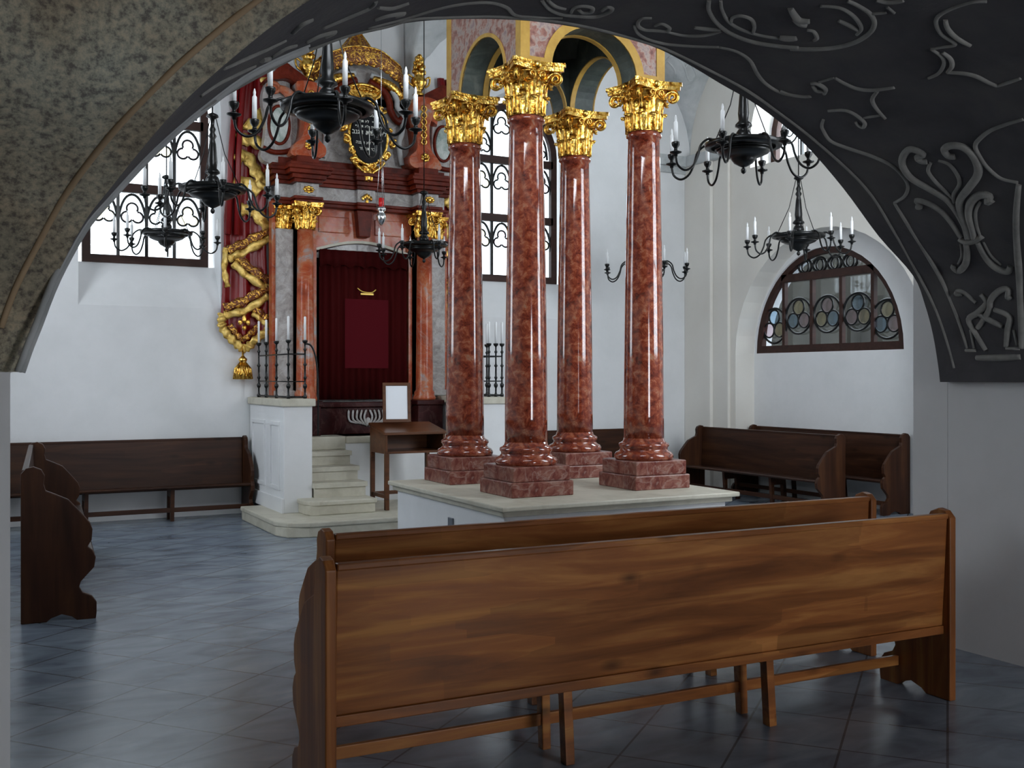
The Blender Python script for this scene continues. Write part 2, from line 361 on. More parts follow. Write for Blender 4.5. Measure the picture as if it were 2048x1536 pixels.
mb.grid([foot, [(5.2, p[1], p[2]) for p in foot]], False)
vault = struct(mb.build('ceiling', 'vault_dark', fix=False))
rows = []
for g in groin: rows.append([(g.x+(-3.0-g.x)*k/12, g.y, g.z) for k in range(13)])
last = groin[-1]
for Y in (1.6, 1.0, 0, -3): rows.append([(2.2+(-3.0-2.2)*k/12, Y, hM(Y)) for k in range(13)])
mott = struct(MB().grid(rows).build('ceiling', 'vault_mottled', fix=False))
struct(MB().box(-3.0, .181, 3.86, 3.905, 1.5, 1.58).build('trim_4', 'plaster')) if False else None
# rounded groin and the peach line painted along it
gp = crom([g for g in groin[::3]], 3)
def hitM(px, py):
    d = ray(px, py); Y = 4.19
    while Y > .8:
        t = Y/d.y
        if EYE+d.z*t < hM(Y): return Vector((d.x*t, Y, EYE+d.z*t))
        Y -= .004
    return None
PFX = [p[0] for p in PROF]
def sZ(X, Y):
    # height of the stuccoed vault over (X, Y)
    xs = [x-kx(x)*(Y0-Y) for x in PFX]
    if X < xs[0] or X > xs[-1]: return 0
    lo, hi = 0, len(xs)-1
    while hi-lo > 1:
        m_ = (lo+hi)//2
        if xs[m_] <= X: lo = m_
        else: hi = m_
    f = (X-xs[lo])/max(1e-9, xs[hi]-xs[lo]); return PROF[lo][1]+(PROF[hi][1]-PROF[lo][1])*f
def hitS(px, py):
    d = ray(px, py); Y = 4.198; stp = .03
    while Y > .3:
        t = Y/d.y
        if EYE+d.z*t < sZ(d.x*t, Y):
            if stp > .001: Y += stp; stp *= .2
            else: return Vector((d.x*t, Y, EYE+d.z*t))
        Y -= stp
    return None
pl = [hitM(*p) for p in ((2,655),(30,579),(76,488),(127,396),(193,305),(264,223),(355,132),(432,66),(500,12),(530,-10))]
pl = [p for p in pl if p]
MB().tube(crom(pl, 5), .011, 8).build('groin_line', 'peach_line', mott)
def cA(l): return [(1300+x/1.969, y/1.969) for x, y in l]
def cB(l): return [(1560+x/3.84, y/3.84) for x, y in l]
def cC(l): return [(1640+x/2.953, 260+y/2.953) for x, y in l]
def cT(l): return [(380+x/2.926, y/2.926) for x, y in l]
def cD(l): return [(1040+x/3.413, y/3.413) for x, y in l]
SC = [
 (.012, cT([(1040,165),(1250,110),(1450,50),(1600,20),(1750,12),(1850,40),(1900,85),(2000,103)])+cD([(0,108),(150,118),(290,120)])),
 (.012, cT([(60,640),(300,500),(620,330),(900,215),(1150,155),(1300,112),(1500,100),(1800,95)])+cD([(60,128),(250,145),(500,190),(750,255),(1000,335),(1250,455),(1500,585),(1750,755),(2040,980)])+cA([(850,740),(960,910),(1050,1070),(1130,1230),(1180,1380),(1198,1450)])),
 (.014, cB([(335,915),(322,960)])+cC([(20,0),(60,60),(150,100),(300,150),(420,205),(490,270),(520,330),(500,390),(440,430)])),
 (.014, cC([(440,430),(520,560),(640,750),(740,930),(820,1130),(870,1290)])),
 (.013, cD([(1360,320),(1480,350),(1570,410),(1620,500),(1680,570),(1780,630),(1900,655),(1980,655)])),
 (.014, cD([(150,2),(200,60),(280,95),(400,108),(520,110),(600,85),(630,60),(600,45),(560,70)])),
 (.012, cD([(190,0),(240,40),(310,60)])),
 (.013, cD([(350,85),(370,50),(430,38),(490,50),(490,78),(430,85),(400,65)])),
 (.012, cD([(780,170),(800,220),(860,260),(960,290),(1060,305),(1200,315),(1360,320)])),
 (.013, cD([(900,120),(830,125),(805,170),(850,200),(920,205),(1000,210),(1020,190),(970,160),(920,175)])),
 (.012, cD([(1000,215),(1120,240),(1260,240),(1380,210)])),
 (.016, cD([(1190,185),(1290,195),(1370,200)])),
 (.016, cD([(1290,2),(1290,70),(1340,150),(1430,220),(1580,280),(1750,310),(1900,325)])+cB([(80,370),(250,374),(400,365),(520,340),(620,300),(700,240),(725,170),(690,100),(600,40),(520,4)])),
 (.012, cD([(1370,2),(1380,70),(1430,150),(1540,210),(1700,250),(1850,262)])),
 (.013, cD([(1440,160),(1450,120),(1510,105),(1580,130),(1600,180),(1590,225)])),
 (.018, cB([(80,60),(110,110),(150,150),(230,160)])), (.018, cB([(110,140),(160,175),(210,190)])),
 (.013, cB([(310,45),(450,55),(540,100),(600,160),(625,220),(590,265)])),
 (.015, cB([(450,155),(530,190),(600,230)])), (.013, cB([(210,230),(260,240),(285,290),(260,310)])),
 (.018, cB([(0,285),(60,290),(130,290)])),
 (.010, cB([(680,105),(760,100),(820,95)])), (.012, cB([(820,50),(880,100)])), (.014, cB([(740,2),(820,15),(900,12),(950,2)])),
 (.012, cB([(1590,10),(1480,15),(1330,60),(1220,120),(1200,180),(1240,260),(1330,320),(1340,345),(1250,360),(1160,375)])),
 (.015, cB([(1270,150),(1290,220),(1360,290),(1465,350)])),
 (.012, cB([(1160,375),(1240,430),(1260,490),(1220,560),(1140,600)])),
 (.014, cB([(1250,400),(1310,450),(1320,510),(1285,555)])), (.014, cB([(1285,555),(1400,560),(1500,580),(1600,630),(1670,660)])), (.012, cB([(1670,660),(1760,630),(1850,600)])),
 (.013, cB([(0,695),(80,725),(180,740),(240,740)])), (.016, cB([(240,640),(290,640),(350,680),(340,720)])), (.016, cB([(250,650),(280,690),(340,700)])),
 (.010, cB([(300,630),(360,612),(420,595)])), (.014, cB([(420,595),(500,640),(600,680),(720,690),(880,670)])),
 (.014, cB([(750,700),(710,760),(740,830),(810,910)])), (.010, cB([(640,905),(710,893),(780,885)])),
 (.014, cB([(370,850),(500,845),(590,885),(650,940),(640,975),(600,960),(580,930)])),
 (.014, cB([(1870,915),(1750,950),(1620,1000),(1540,1060),(1500,1120),(1540,1210),(1600,1290),(1700,1370),(1830,1400)])),
 (.018, cC([(1175,320),(1160,500),(1165,700),(1180,900),(1190,1180),(1190,1290)])),
 (.020, cC([(635,185),(600,182),(575,160),(610,140),(540,110),(495,150),(490,210),(540,280),(640,340),(740,400),(800,470),(850,560),(870,640)])),
 (.014, cC([(655,190),(640,240),(680,300),(740,360),(790,410)])),
 (.014, cC([(700,180),(760,200),(810,260),(825,320),(790,380),(790,430)])),
 (.022, cC([(800,155),(760,150),(735,115),(770,90),(840,95),(900,140),(935,210),(930,270),(880,340),(830,410),(830,480),(860,560),(880,640)])),
 (.018, cC([(570,455),(595,450),(575,415),(640,430),(720,480),(780,550),(830,630)])),
 (.022, cC([(1020,410),(990,425),(1000,385),(940,385),(890,430),(880,500),(900,580),(910,640)])),
 (.012, cC([(950,420),(920,480),(925,560),(945,620)])),
 (.020, cC([(820,640),(880,660),(960,625)])),
 (.020, cC([(860,660),(870,720),(860,790),(820,830),(790,810),(795,798)])), (.010, cC([(830,670),(838,740),(815,790)])),
 (.020, cC([(930,660),(980,750),(1040,810),(1110,835),(1125,800)])), (.010, cC([(965,660),(1010,740),(1070,795)])),
 (.016, cC([(840,972),(805,970),(815,950),(860,965),(920,1020)])), (.018, cC([(950,970),(985,1020),(930,1080),(880,1120),(920,1200),(980,1300)])),
 (.018, cC([(1130,980),(1110,990),(1112,940),(1060,950),(1010,1000),(1000,1060),(960,1130),(930,1170)])), (.018, cC([(930,1080),(1000,1120),(1080,1160)])),
 (.018, cC([(1030,1060),(1120,1100),(1110,1180),(1100,1280)])), (.014, cC([(890,1180),(910,1290)])), (.014, cC([(1145,1180),(1165,1270)])),
 (.016, cC([(860,1302),(922,1302)])), (.016, cC([(1100,1290),(1180,1290)])), (.020, cC([(925,1345),(1050,1345),(1185,1340)])),
 (.014, cT([(775,165),(900,110),(1050,45),(1088,8)])), (.014, cT([(1100,42),(1180,45),(1280,15)])), (.016, cT([(1080,115),(1150,90),(1250,75),(1200,95)])),
 (.016, cT([(680,245),(760,205),(845,185),(790,215)])), (.016, cT([(600,190),(650,140),(715,112)])), (.014, cT([(480,330),(560,280),(620,265)])), (.018, cT([(420,350),(460,340)])),
 (.012, cT([(60,560),(160,490),(260,440),(380,385)])), (.012, cT([(200,400),(420,300),(560,235)])),
]
EL = [Vector((x, Y0-.012, z)) for x, z in PROF if x < 1.3]
MB().tube(EL, .016, 8).tube([p+Vector((-.012, -.06, 0)) for p in EL], .011, 8).build('edge_moulding', 'plaster_grey', vault)  # paler plaster on the left part puts hall light into the moulding's colour
for r, l in SC:
    P = [hitS(*p) for p in l]; P = [p for p in P if p]
    if len(P) < 2: continue
    Q = crom(P, 5)
    n = len(Q); rr = [(r if r > .0165 else r*.8)*(.75+.25*math.sin(PI*min(1, i/max(1, n-1)))) for i in range(n)]
    MB().tube(Q, rr, 8).build('stucco_scroll', 'stucco_ridge', vault)

# ------------------------------------------------------------------ hall vault
def hx(X):
    if 3.72 <= X <= 5.0: return 1
    a, b2 = (XL, 3.72) if X < 3.72 else (5.0, XR)
    u = (X-(a+b2)/2)/((b2-a)/2); return math.sqrt(max(0, 1-u*u))
def hy(Y):
    if 6.8 <= Y <= 8.05: return 1
    a, b2 = (Y0-.6, 6.8) if Y < 6.8 else (8.05, YW)
    u = (Y-(a+b2)/2)/((b2-a)/2); return math.sqrt(max(0, 1-u*u))
def spaced(a, b2, n): return [(a+b2)/2-(b2-a)/2*math.cos(PI*k/n) for k in range(n+1)]
xs = spaced(XL, 3.72, 26)+spaced(5.0, XR, 26); ys = spaced(Y0, 6.8, 14)+spaced(8.05, YW, 26)
struct(MB().grid([[(x, y, 4.75+1.75*(max(hx(x), hy(y)) if not (3.72 < x < 5 and 6.8 < y < 8.05) else 1)) for y in ys] for x in xs]).build('ceiling', 'plaster_grey', fix=False))
hv = bpy.data.objects['ceiling.003'] if 'ceiling.003' in bpy.data.objects else None
struct(MB().box(XL-.4, XR+.6, 3.9, YW+.45, 7.0, 7.2).build('ceiling', 'plaster_grey'))
def vz(x, y): return 4.75+1.75*max(hx(x), hy(y))
def hitV(px, py):
    d = ray(px, py); t = 9.0
    while t < 20:
        p = d*t
        if p.x > XR-.02 or p.y > YW-.01: return None
        if EYE+p.z > vz(p.x, p.y): return Vector((p.x, p.y, EYE+p.z-.01))
        t += .01
    return None
for l in ([(1335,120),(1350,140),(1348,165),(1338,160)], [(1325,130),(1345,110),(1366,128),(1378,160),(1392,150),(1380,125),(1368,135)], [(1330,200),(1360,215),(1380,250),(1400,280)], [(1400,190),(1395,220),(1380,250)], [(1335,250),(1350,262),(1372,300)]):
    P = [hitV(*p) for p in l]; P = [p for p in P if p]
    if len(P) > 2: MB().tube(crom(P, 5), .014, 6).build('stucco_scroll', 'plaster_grey', hv)

# ------------------------------------------------------------------ windows
def trefoil(mb, c, w, h, y, r=.0155):
    # pointed arch with a trefoil beneath, c = bottom middle of the arch zone
    x, z = c; hw = w/2
    for sgn in (-1, 1):
        pts = []
        for k in range(9):
            a = k/8; pts.append((x+sgn*hw*(1-a**1.7)*1.0, y, z+h*math.sin(a*PI/2)))
        mb.tube(pts, r, 6)
        pts = [(x+sgn*hw*(1-(k/8)**1.7)*-1.0+sgn*0, y, z) for k in range(2)]
    for a in (90, 210, 330):
        cx_, cz_ = x+w*.22*math.cos(math.radians(a)), z+h*.34+w*.22*math.sin(math.radians(a))
        b2 = math.radians(a+180)
        mb.ring((cx_, y, cz_), w*.20, r*.8, 'Y', 16, 5, a0=b2+math.radians(58), a1=b2+math.radians(302))
def tall_window(name, x0, x1, y, z0=2.86):
    root = struct(empty(name, (0, 0, 0))); c = (x0+x1)/2; R = (x1-x0)/2; zs = 4.60
    out = arched(x0, x1, z0, zs, 20); inn = arched(x0+.09, x1-.09, z0+.09, zs, 20)
    MB().prism(out, y-.035, y+.035, 'Y', holes=[inn[::-1]]).build('frame', 'window_wood', root)
    mb = MB(); zr = [z0+.86, z0+1.64]
    for z in zr: mb.box(x0+.06, x1-.06, y-.035, y+.035, z-.05, z+.05)
    mb.box(x0+.06, x1-.06, y-.03, y+.03, zr[1]+.70, zr[1]+.76)
    mb.build('rail', 'window_wood', root)
    mb = MB(); cw = (x1-x0-.15)/4
    for k in (1, 2, 3):
        x = x0+.075+cw*k; mb.box(x-.018, x+.018, y-.015, y+.015, z0+.06, 4.6+math.sqrt(max(0, (R-.05)**2-(x-c)**2)))
    for zb, zt in ((z0+.075, zr[0]-.05), (zr[0]+.05, zr[1]-.05), (zr[1]+.05, zr[1]+.70)):
        for k in range(4):
            xc_ = x0+.075+cw*(k+.5)
            if zb > 4.4 and k in (0, 3): trefoil(mb, (xc_+(.03 if k == 0 else -.03), zb+.02), cw*.8, .3, y)
            else: trefoil(mb, (xc_, zt-.36), cw*.98, .34, y)
    mb.build('tracery', 'iron', root)
    MB().prism(arched(x0+.05, x1-.05, z0+.05, zs, 20), y+.036, y+.042, 'Y').build('pane', 'pane', root)
    i = 0
    for zb, zt in ((z0+.075, zr[0]-.05), (zr[0]+.05, zr[1]-.05)):
        for k in range(4):
            xc_ = x0+.075+cw*(k+.5); w = cw*.98; q = w*.215; z = zt-.36; q = w*.23; i += 1
            mb = MB()
            for dx, dz in [(w*.22*math.cos(math.radians(a)), .34*.34+w*.22*math.sin(math.radians(a))) for a in (90, 210, 330)]:
                mb.prism([(xc_+dx+q*.8*math.cos(a*PI/6), z+dz+q*.8*math.sin(a*PI/6)) for a in range(12)], y-.003-.002*(abs(dx) > .01)-.002*(dx > .01), y+.001, 'Y')
            mb.build('tinted_pane', ('pane_yellow', 'pane_pink', 'pane', 'pane_yellow', 'pane_yellow', 'pane', 'pane_yellow', 'pane_pink')[i-1], root)
    return root
tall_window('window_1', *WIN[0], YW+.36); tall_window('window_2', *WIN[1], YW+.36)
def lunette(name, x):
    root = struct(empty(name)); y0, y1 = 8.62, 11.18; c = (y0+y1)/2; n = 28
    out = arched(y0, y1, 1.90, 1.905, n, 1.33); inn = arched(y0+.10, y1-.10, 2.0, 2.005, n, 1.15)
    MB().prism(out, x-.04, x+.04, 'X', holes=[inn[::-1]]).build('frame', 'window_wood', root)
    hw = lambda z: 1.2*math.sqrt(max(0, 1-((z-1.95)/1.27)**2))
    mb = MB(); mb.box(x-.04, x+.04, c-hw(2.9), c+hw(2.9), 2.84, 2.94)
    for k in (1, 2, 3, 4):
        yy = y0+(y1-y0)*k/5; mb.box(x-.03, x+.03, yy-.025, yy+.025, 1.98, 2.86)
    mb.build('rail', 'window_wood', root)
    mb = MB(); cols = []
    for k in range(5):
        yy = y0+(y1-y0)*(k+.5)/5; zc = 2.38
        if k in (0, 4): yy += .05*(1 if k == 0 else -1); zc = 2.27
        mb.ring((x, yy, zc), .235, .016, 'X', 28, 6)
        for j in range(3):
            a = PI/2+j*2*PI/3; cy_, cz_ = yy+.115*math.cos(a), zc+.115*math.sin(a); mb.ring((x, cy_, cz_), .098, .013, 'X', 20, 6)
            cols.append((cy_, cz_, ['pane_yellow', 'pane_pink', 'pane_blue'][(k*2+j) % 3]))
    for j in range(4):
        mb.ring((x, c-.39+.26*j, 3.02), .115, .018, 'X', 20, 6, sz=.8)
        mb.ring((x, c-.39+.26*j, 3.02), .06, .012, 'X', 16, 6, sz=1.2)
    mb.build('tracery', 'iron', root)
    for cy_, cz_, mt in cols: MB().prism([(cy_+.095*math.cos(a*PI/8), cz_+.095*math.sin(a*PI/8)) for a in range(16)], x-.004, x+.001, 'X').build('tinted_pane', mt, root)
    MB().prism(arched(y0+.06, y1-.06, 1.96, 1.965, n, 1.25), x+.041, x+.047, 'X').build('pane', 'pane', root)
lunette('window_3', XR+.40)
root = struct(empty('window_4')); x = XR+.4
MB().prism(upw, x-.04, x+.04, 'X', holes=[arched(9.0, 10.8, 4.48, 4.75, 16, .9)[::-1]]).build('frame', 'window_wood', root)
mb = MB()
for k in (1, 2, 3): mb.box(x-.02, x+.02, 9.0+.45*k-.015, 9.0+.45*k+.015, 4.4, 5.35)
for k in range(4): mb.ring((x, 9.225+.45*k, 4.85), .16, .013, 'X', 20, 6); mb.ring((x, 9.225+.45*k, 4.85), .07, .01, 'X', 16, 6)
mb.build('tracery', 'iron', root); MB().prism(upw, x+.041, x+.047, 'X').build('pane', 'pane', root)
# unseen windows behind and beside the camera, put in to light the rooms
for nme, axis, t, prof_ in (('unseen_window_5', 'X', XL-.2, arched(8.9, 10.7, 1.9, 4.3)), ('unseen_window_6', 'Y', 4.28, arched(6.1, 8.3, 1.8, 3.9)), ('unseen_window_7', 'Y', 4.28, arched(1.3, 3.7, 3.95, 4.15, 16, .9)), ('unseen_window_8', 'Y', -3.05, arched(3.3, 4.9, .8, 2.1))):
    root = struct(empty(nme)); u0, v0 = prof_[0]; u1 = prof_[-1][0]; cu = (u0+u1)/2
    MB().prism([(cu-(cu-u)*1.0, w) for u, w in prof_], t-.03, t+.03, axis, holes=[[(cu+(u-cu)*.93, v0+.07+(w-v0)*.955) for u, w in prof_][::-1]]).build('frame', 'window_wood', root)
    mb = MB(); top = prof_[9][1]
    for k in (1, 2, 3):
        uu = u0+(u1-u0)*k/4
        mb.box(*((t-.02, t+.02, uu-.015, uu+.015) if axis == 'X' else (uu-.015, uu+.015, t-.02, t+.02)), v0+.03, top-.2 if k != 2 else top-.03)
    for zz in (v0+(top-v0)*.33, v0+(top-v0)*.62):
        mb.box(*((t-.02, t+.02, u0+.03, u1-.03) if axis == 'X' else (u0+.03, u1-.03, t-.02, t+.02)), zz-.03, zz+.03)
    mb.build('rail', 'window_wood', root)

# outside: ground and the neighbouring houses seen through the lunette window
struct(MB().box(-30, 40, -30, 45, -.6, -.15).build('ground', 'outside_ground'))
h = tag(empty('neighbouring_house', (13, 0, -.15)), 'dark grey house outside behind the half-round window', 'house')
MB().box(0, 4, 12.6, 20, 0, 3.9).box(.3, 4, 11.0, 12.6, 0, 3.05).build('wall', 'outside_wall', h); MB().box(0, 3, 3, 11.0, 0, 2.35).build('low_wall', 'outside_wall', h)

# ------------------------------------------------------------------ pews
PEND = [(0, 0), (0, .985), (.03, 1.02), (.075, 1.03), (.12, 1.01), (.14, .97), (.135, .91), (.145, .87), (.20, .845), (.28, .805), (.335, .74), (.375, .69), (.41, .645), (.425, .60), (.42, .53), (.395, .485), (.425, .46), (.445, .41), (.435, .345), (.39, .295), (.355, .255), (.345, .22), (.365, .18), (.42, .155), (.45, .11), (.45, .04), (.445, .0), (.33, .0), (.30, .025), (.24, .045), (.18, .025), (.15, 0)]
def pew(label, loc, rz, L, h, mats, group=None, legs=2):
    w, we = mats; k = h/1.03
    r = tag(empty('church_pew', loc, rz), label, 'pew', group)
    for x0 in (0, L-.042):
        MB().prism([(u, z*k) for u, z in PEND], x0, x0+.042, 'X').build('end_panel', we, r, bevel=.006)
    mb = MB(); t = .03                     # back board, slightly raked
    mb.prism([(.012, .998*k), (.040, .998*k), (.070, .40*k), (.042, .40*k)], .045, L-.045, 'X'); mb.build('back_panel', w, r, bevel=.005)
    MB().box(.045, L-.045, .006, .044, .978*k, 1.008*k).build('top_rail', w, r, bevel=.006)
    MB().prism([(.072, .415*k), (.43, .445*k), (.44, .43*k), (.43, .41*k), (.078, .385*k)], .045, L-.045, 'X').build('seat', w, r, bevel=.004)
    MB().box(.045, L-.045, .034, .075, .355*k, .40*k).build('lower_rail', w, r, bevel=.004)
    for i in range(legs):
        x = L*(i+1)/(legs+1)
        MB().prism([(.10, 0), (.13, .41*k), (.37, .42*k), (.34, 0), (.30, 0), (.31, .30*k), (.17, .30*k), (.15, 0)], x-.02, x+.02, 'X').build('leg', w, r, bevel=.004)
    MB().box(.045, L-.045, .315, .34, .10, .15).build('stretcher', w, r, bevel=.004)
    return r
PN = ('pine', 'pine_end'); DK = ('dark_wood', 'dark_wood_end')
# a pew's local y axis points the way it faces
pew('brown wooden pew nearest the camera, seen from behind, standing at the bottom of the picture', (1.165, 3.56, 0), math.radians(-1.5), 3.15, .93, PN)
pew('brown wooden pew seen from behind, between the nearest pew and the white column platform', (1.41, 4.30, 0), math.radians(-1.0), 3.20, .92, PN)
pew('long dark wooden pew against the back wall under the window, beside the panelled parapet', (3.02, YW-.03, 0), PI, 3.5, .905, DK, legs=3)
pew('dark pew at the left edge with scrolled end panel facing the camera', (.615, 10.2, 0), math.radians(-94.3), 2.86, 1.0, DK)
pew('dark pew against the back wall behind the red columns', (8.72, YW-.03, 0), PI, 2.9, .88, DK)
pew('dark wooden pew at the right standing in front of the pew in the window niche', (9.12, 8.86, 0), PI/2, 2.6, .92, DK)
pew('dark wooden pew against the wall under the half-round window', (XR+.30, 8.50, 0), PI/2, 2.62, .93, DK)

# ------------------------------------------------------------------ platform and columns
PZ = .70
r = tag(empty('column_platform', (CX, 7.43, 0)), 'white square platform with stone slab carrying the four red columns', 'platform')
MB().box(-1.04, .87, -1.13, .80, 0, PZ-.075).build('body', 'plaster', r, bevel=.01)
MB().prism([(-1.10, -1.21), (.945, -1.21), (.945, .87), (-1.10, .87)], PZ-.035, PZ, 'Z').prism([(-1.07, -1.17), (.905, -1.17), (.905, .84), (-1.07, .84)], PZ-.075, PZ-.035, 'Z').build('slab', 'limestone', r, bevel=.008)
MB().box(-1.055, -1.04, -.32, -.24, .43, .52).build('vent_plate', 'metal_plate', r, bevel=.004)

def capital(mb, z0, H, r0, half):
    # Corinthian capital: bell, two rows of leaves, volutes and curved abacus
    zt = z0+H*.84
    mb.lathe([(r0*1.0, z0), (r0*1.03, z0+H*.3), (r0*1.1, z0+H*.6), (r0*1.35, zt-.01), (r0*1.4, zt)], seg=28)
    def leaf(ang, zb, hgt, w, out, curl=.045):
        rows = []
        n = 9
        for i in range(n):
            t = i/(n-1); zz = zb+hgt*math.sin(min(1, t*1.15)*PI/2)-(max(0, t-.78)*hgt*.9)
            rr = r0*1.04+out*(t**2.2)+.006
            ww = w*(1-.25*t)*(1 if t < .85 else (1-(t-.85)*3.5))*(1+.18*math.cos(t*22))
            row = []
            for j in (-1, -.5, 0, .5, 1):
                a = ang+j*ww/rr; q = rr-.012*abs(j)**2+.008*(1-abs(j))
                row.append((q*math.cos(a), q*math.sin(a), zz))
            rows.append(row)
        mb.grid(rows)
        tip = rows[-2][2]; mb.ball(tip, .016, 8, 1, 1, .8)
        mb.tube([rows[i][2] for i in range(n-1)], .006, 6)
    for k in range(8): leaf(k*PI/4, z0, H*.38, r0*.40, r0*.32)
    for k in range(8): leaf(k*PI/4+PI/8, z0+.01, H*.66, r0*.38, r0*.50)
    for k in range(4):
        a = PI/4+k*PI/2; D = half*1.42-.075; ca, sa = math.cos(a), math.sin(a)
        pts = []                                        # stalk then spiral in the diagonal plane
        for i in range(8):
            t = i/7; rr = r0*1.05+(D-.0-r0*1.05)*t**1.6; pts.append((rr*ca, rr*sa, z0+H*.45+(H*.38)*math.sin(t*PI/2)))
        for i in range(1, 26):
            t = i/25; th = PI/2-t*PI*3.2; rho = .047*(1-t*.8)
            cr, cz = D, zt-.052
            pts.append(((cr+rho*math.cos(th))*ca, (cr+rho*math.cos(th))*sa, cz+rho*math.sin(th)))
        mb.tube(pts, [.017]*8+[.015-.006*i/25 for i in range(25)], 7)
        for s in (-1, 1):                                # little inner helices towards each face
            b2 = k*PI/2; o = s*.045
            pts = []
            for i in range(20):
                t = i/19; th = -PI/2+s*0+t*PI*2.6; rho = .034*(1-.75*t)
                tx = o-s*rho*math.cos(th)*.9; tz = zt-.035+rho*math.sin(th)
                rr = r0*1.42; pts.append((rr*math.cos(b2)-tx*math.sin(b2), rr*math.sin(b2)+tx*math.cos(b2), tz))
            mb.tube(pts, .008, 6)
        b2 = k*PI/2; mb.ball((half*.80*math.cos(b2), half*.80*math.sin(b2), z0+H*.93), .032, 10)
def abacus(mb, z0, z1, half):
    for (za, zb, sc) in ((z0, z0+(z1-z0)*.55, .95), (z0+(z1-z0)*.55, z1, 1.0)):
        pts = []
        hh = half*sc
        for k in range(4):
            a0 = PI/4+k*PI/2
            c0 = Vector((math.cos(a0), math.sin(a0)))*hh*1.42; c1 = Vector((math.cos(a0+PI/2), math.sin(a0+PI/2)))*hh*1.42
            mid = Vector((math.cos(a0+PI/4), math.sin(a0+PI/4)))
            for i in range(9):
                t = .04+.92*i/8; p = c0.lerp(c1, t)-mid*hh*.20*math.sin(PI*(i/8)); pts.append((p.x, p.y))
        mb.prism(pts, za, zb, 'Z')
def column(label, x, y):
    r = tag(empty('marble_column', (x, y, PZ)), label, 'column', 'red marble columns around the platform')
    MB().box(-.26, .26, -.26, .26, 0, .11).box(-.24, .24, -.24, .24, .11, .22).build('plinth', 'red_marble_dark', r, bevel=.008)
    base = MB().lathe([(.225, .22), (.235, .235), (.235, .255), (.222, .275), (.20, .285), (.188, .30), (.19, .315), (.20, .325), (.198, .345), (.18, .355), (.166, .365), (.160, .39)], seg=48)
    base.build('base', 'red_marble', r)
    sh = [(.160, .39)]+[(.160-.034*(t**1.6), .39+2.38*t) for t in [i/14 for i in range(1, 15)]]+[(.136, 2.775), (.142, 2.785), (.142, 2.80), (.134, 2.81), (.128, 2.82)]
    MB().lathe(sh, seg=56).build('shaft', 'red_marble', r)
    mb = MB(); capital(mb, 2.82, .38, .125, .215); c = mb.build('capital', 'gold', r, fix=False)
    mb = MB(); abacus(mb, 2.82+.38*.84, 3.20, .225); mb.build('abacus', 'gold', c)
    return r
column('red marble column with gilt capital, nearest the camera of the four', 3.82, 6.90)
for lab, x, y in (('red marble column with gilt capital at the left back, beside the wooden desk', 3.82, 7.96), ('red marble column with gilt capital, rightmost of the four', 4.895, 6.90), ('thinnest-looking red marble column, behind and between the front two', 4.895, 7.95)):
    column(lab, x, y)
# painted pier with four arches on the capitals
r = tag(empty('arched_canopy', (CX-.003, 7.427, PZ+3.20)), 'painted pier with red marbling, yellow bands and arches resting on the gilt capitals', 'canopy')
hw = .645; top = 2.3
def arc(hs, rise, z0=0, n=20): return [(-hs*math.cos(PI*k/n), z0+rise*math.sin(PI*k/n)) for k in range(n+1)]
for k in range(4):
    T = Matrix.Rotation(k*PI/2, 4, 'Z')
    mb = MB(); mb.T = T
    A = arc(.385, .345)
    e = hw-.003
    mb.prism([(-e, 0), (-e, top), (e, top), (e, 0)]+A[::-1], -hw, -hw+.24-.0005*k, 'Y', m_front=0, m_back=1, m_rim=1)
    w_ = mb.build('arch_wall', ['painted_red', 'painted_green'], r)
    bw = .07 if k == 0 else .03; B = arc(.385+bw, .345+bw); pol = [(-.385, 0)]+A[1:-1]+[(.385, 0), (.385+bw, 0)]+B[1:-1][::-1]+[(-.385-bw, 0)]
    mb = MB(); mb.T = T; mb.prism(pol, -hw-.008, -hw+.012, 'Y')
    for s in (-1, 1): mb.box(min(s*hw*1.01, s*(hw-.07)), max(s*hw*1.01, s*(hw-.07)), -hw-.008, -hw+.01, 0, top)
    mb.box(-.645, -.45, -hw-.007, -hw+.01, 0, .05).box(.45, .645, -hw-.007, -hw+.01, 0, .05)
    mb.build('yellow_band', 'painted_yellow', w_)
    mb = MB(); mb.T = T; C = arc(.375, .335); pol = A+C[::-1]
    mb.prism(pol, -hw+.20, -hw+.245, 'Y'); mb.build('arch_edge', 'painted_yellow', w_)
mb = MB(); rows = []
for i in range(9):
    a = i/8*PI/2; rows.append([(.50*math.cos(a)*math.cos(2*PI*j/24), .50*math.cos(a)*math.sin(2*PI*j/24), .42+.45*math.sin(a)) for j in range(25)])
mb.grid(rows); mb.build('inner_dome', 'painted_green', r)
mb = MB(); mb.prism([(-.42, -.42), (.42, -.42), (.42, .42), (-.42, .42)], .95, 1.0, 'Z'); mb.build('inner_ceiling', 'painted_green', r)

# ------------------------------------------------------------------ podium with steps, parapets, railings
r = tag(empty('ark_podium', (CX, 11, 0)), 'limestone stairs and white panelled parapets leading up to the ark', 'podium')
def stp(x0, x1, yf, yb, z0, z1, ch=.12, rc=False):
    x0 -= CX; x1 -= CX; yf -= 11; yb -= 11; c2 = ch if rc else 0.0
    P = [(x0+ch, yf), (x0+ch*.3, yf+ch*.3), (x0, yf+ch), (x0, yb), (x1, yb)]+([(x1, yf+c2), (x1-c2*.3, yf+c2*.3), (x1-c2, yf)] if rc else [(x1, yf)])
    Q = [(min(max(x, x0+.015), x1-.015), max(y, yf+.02)) for x, y in P]
    return MB().prism(Q, z0, z1-.045, 'Z').prism(P, z1-.05, z1, 'Z').build('step', 'limestone', r, bevel=.012)
stp(2.83, 2*CX-2.83, 9.98, 11.62, 0, .15, .28, True)
stp(3.22, 3.98, 10.42, 11.3, .15, .30, .13)
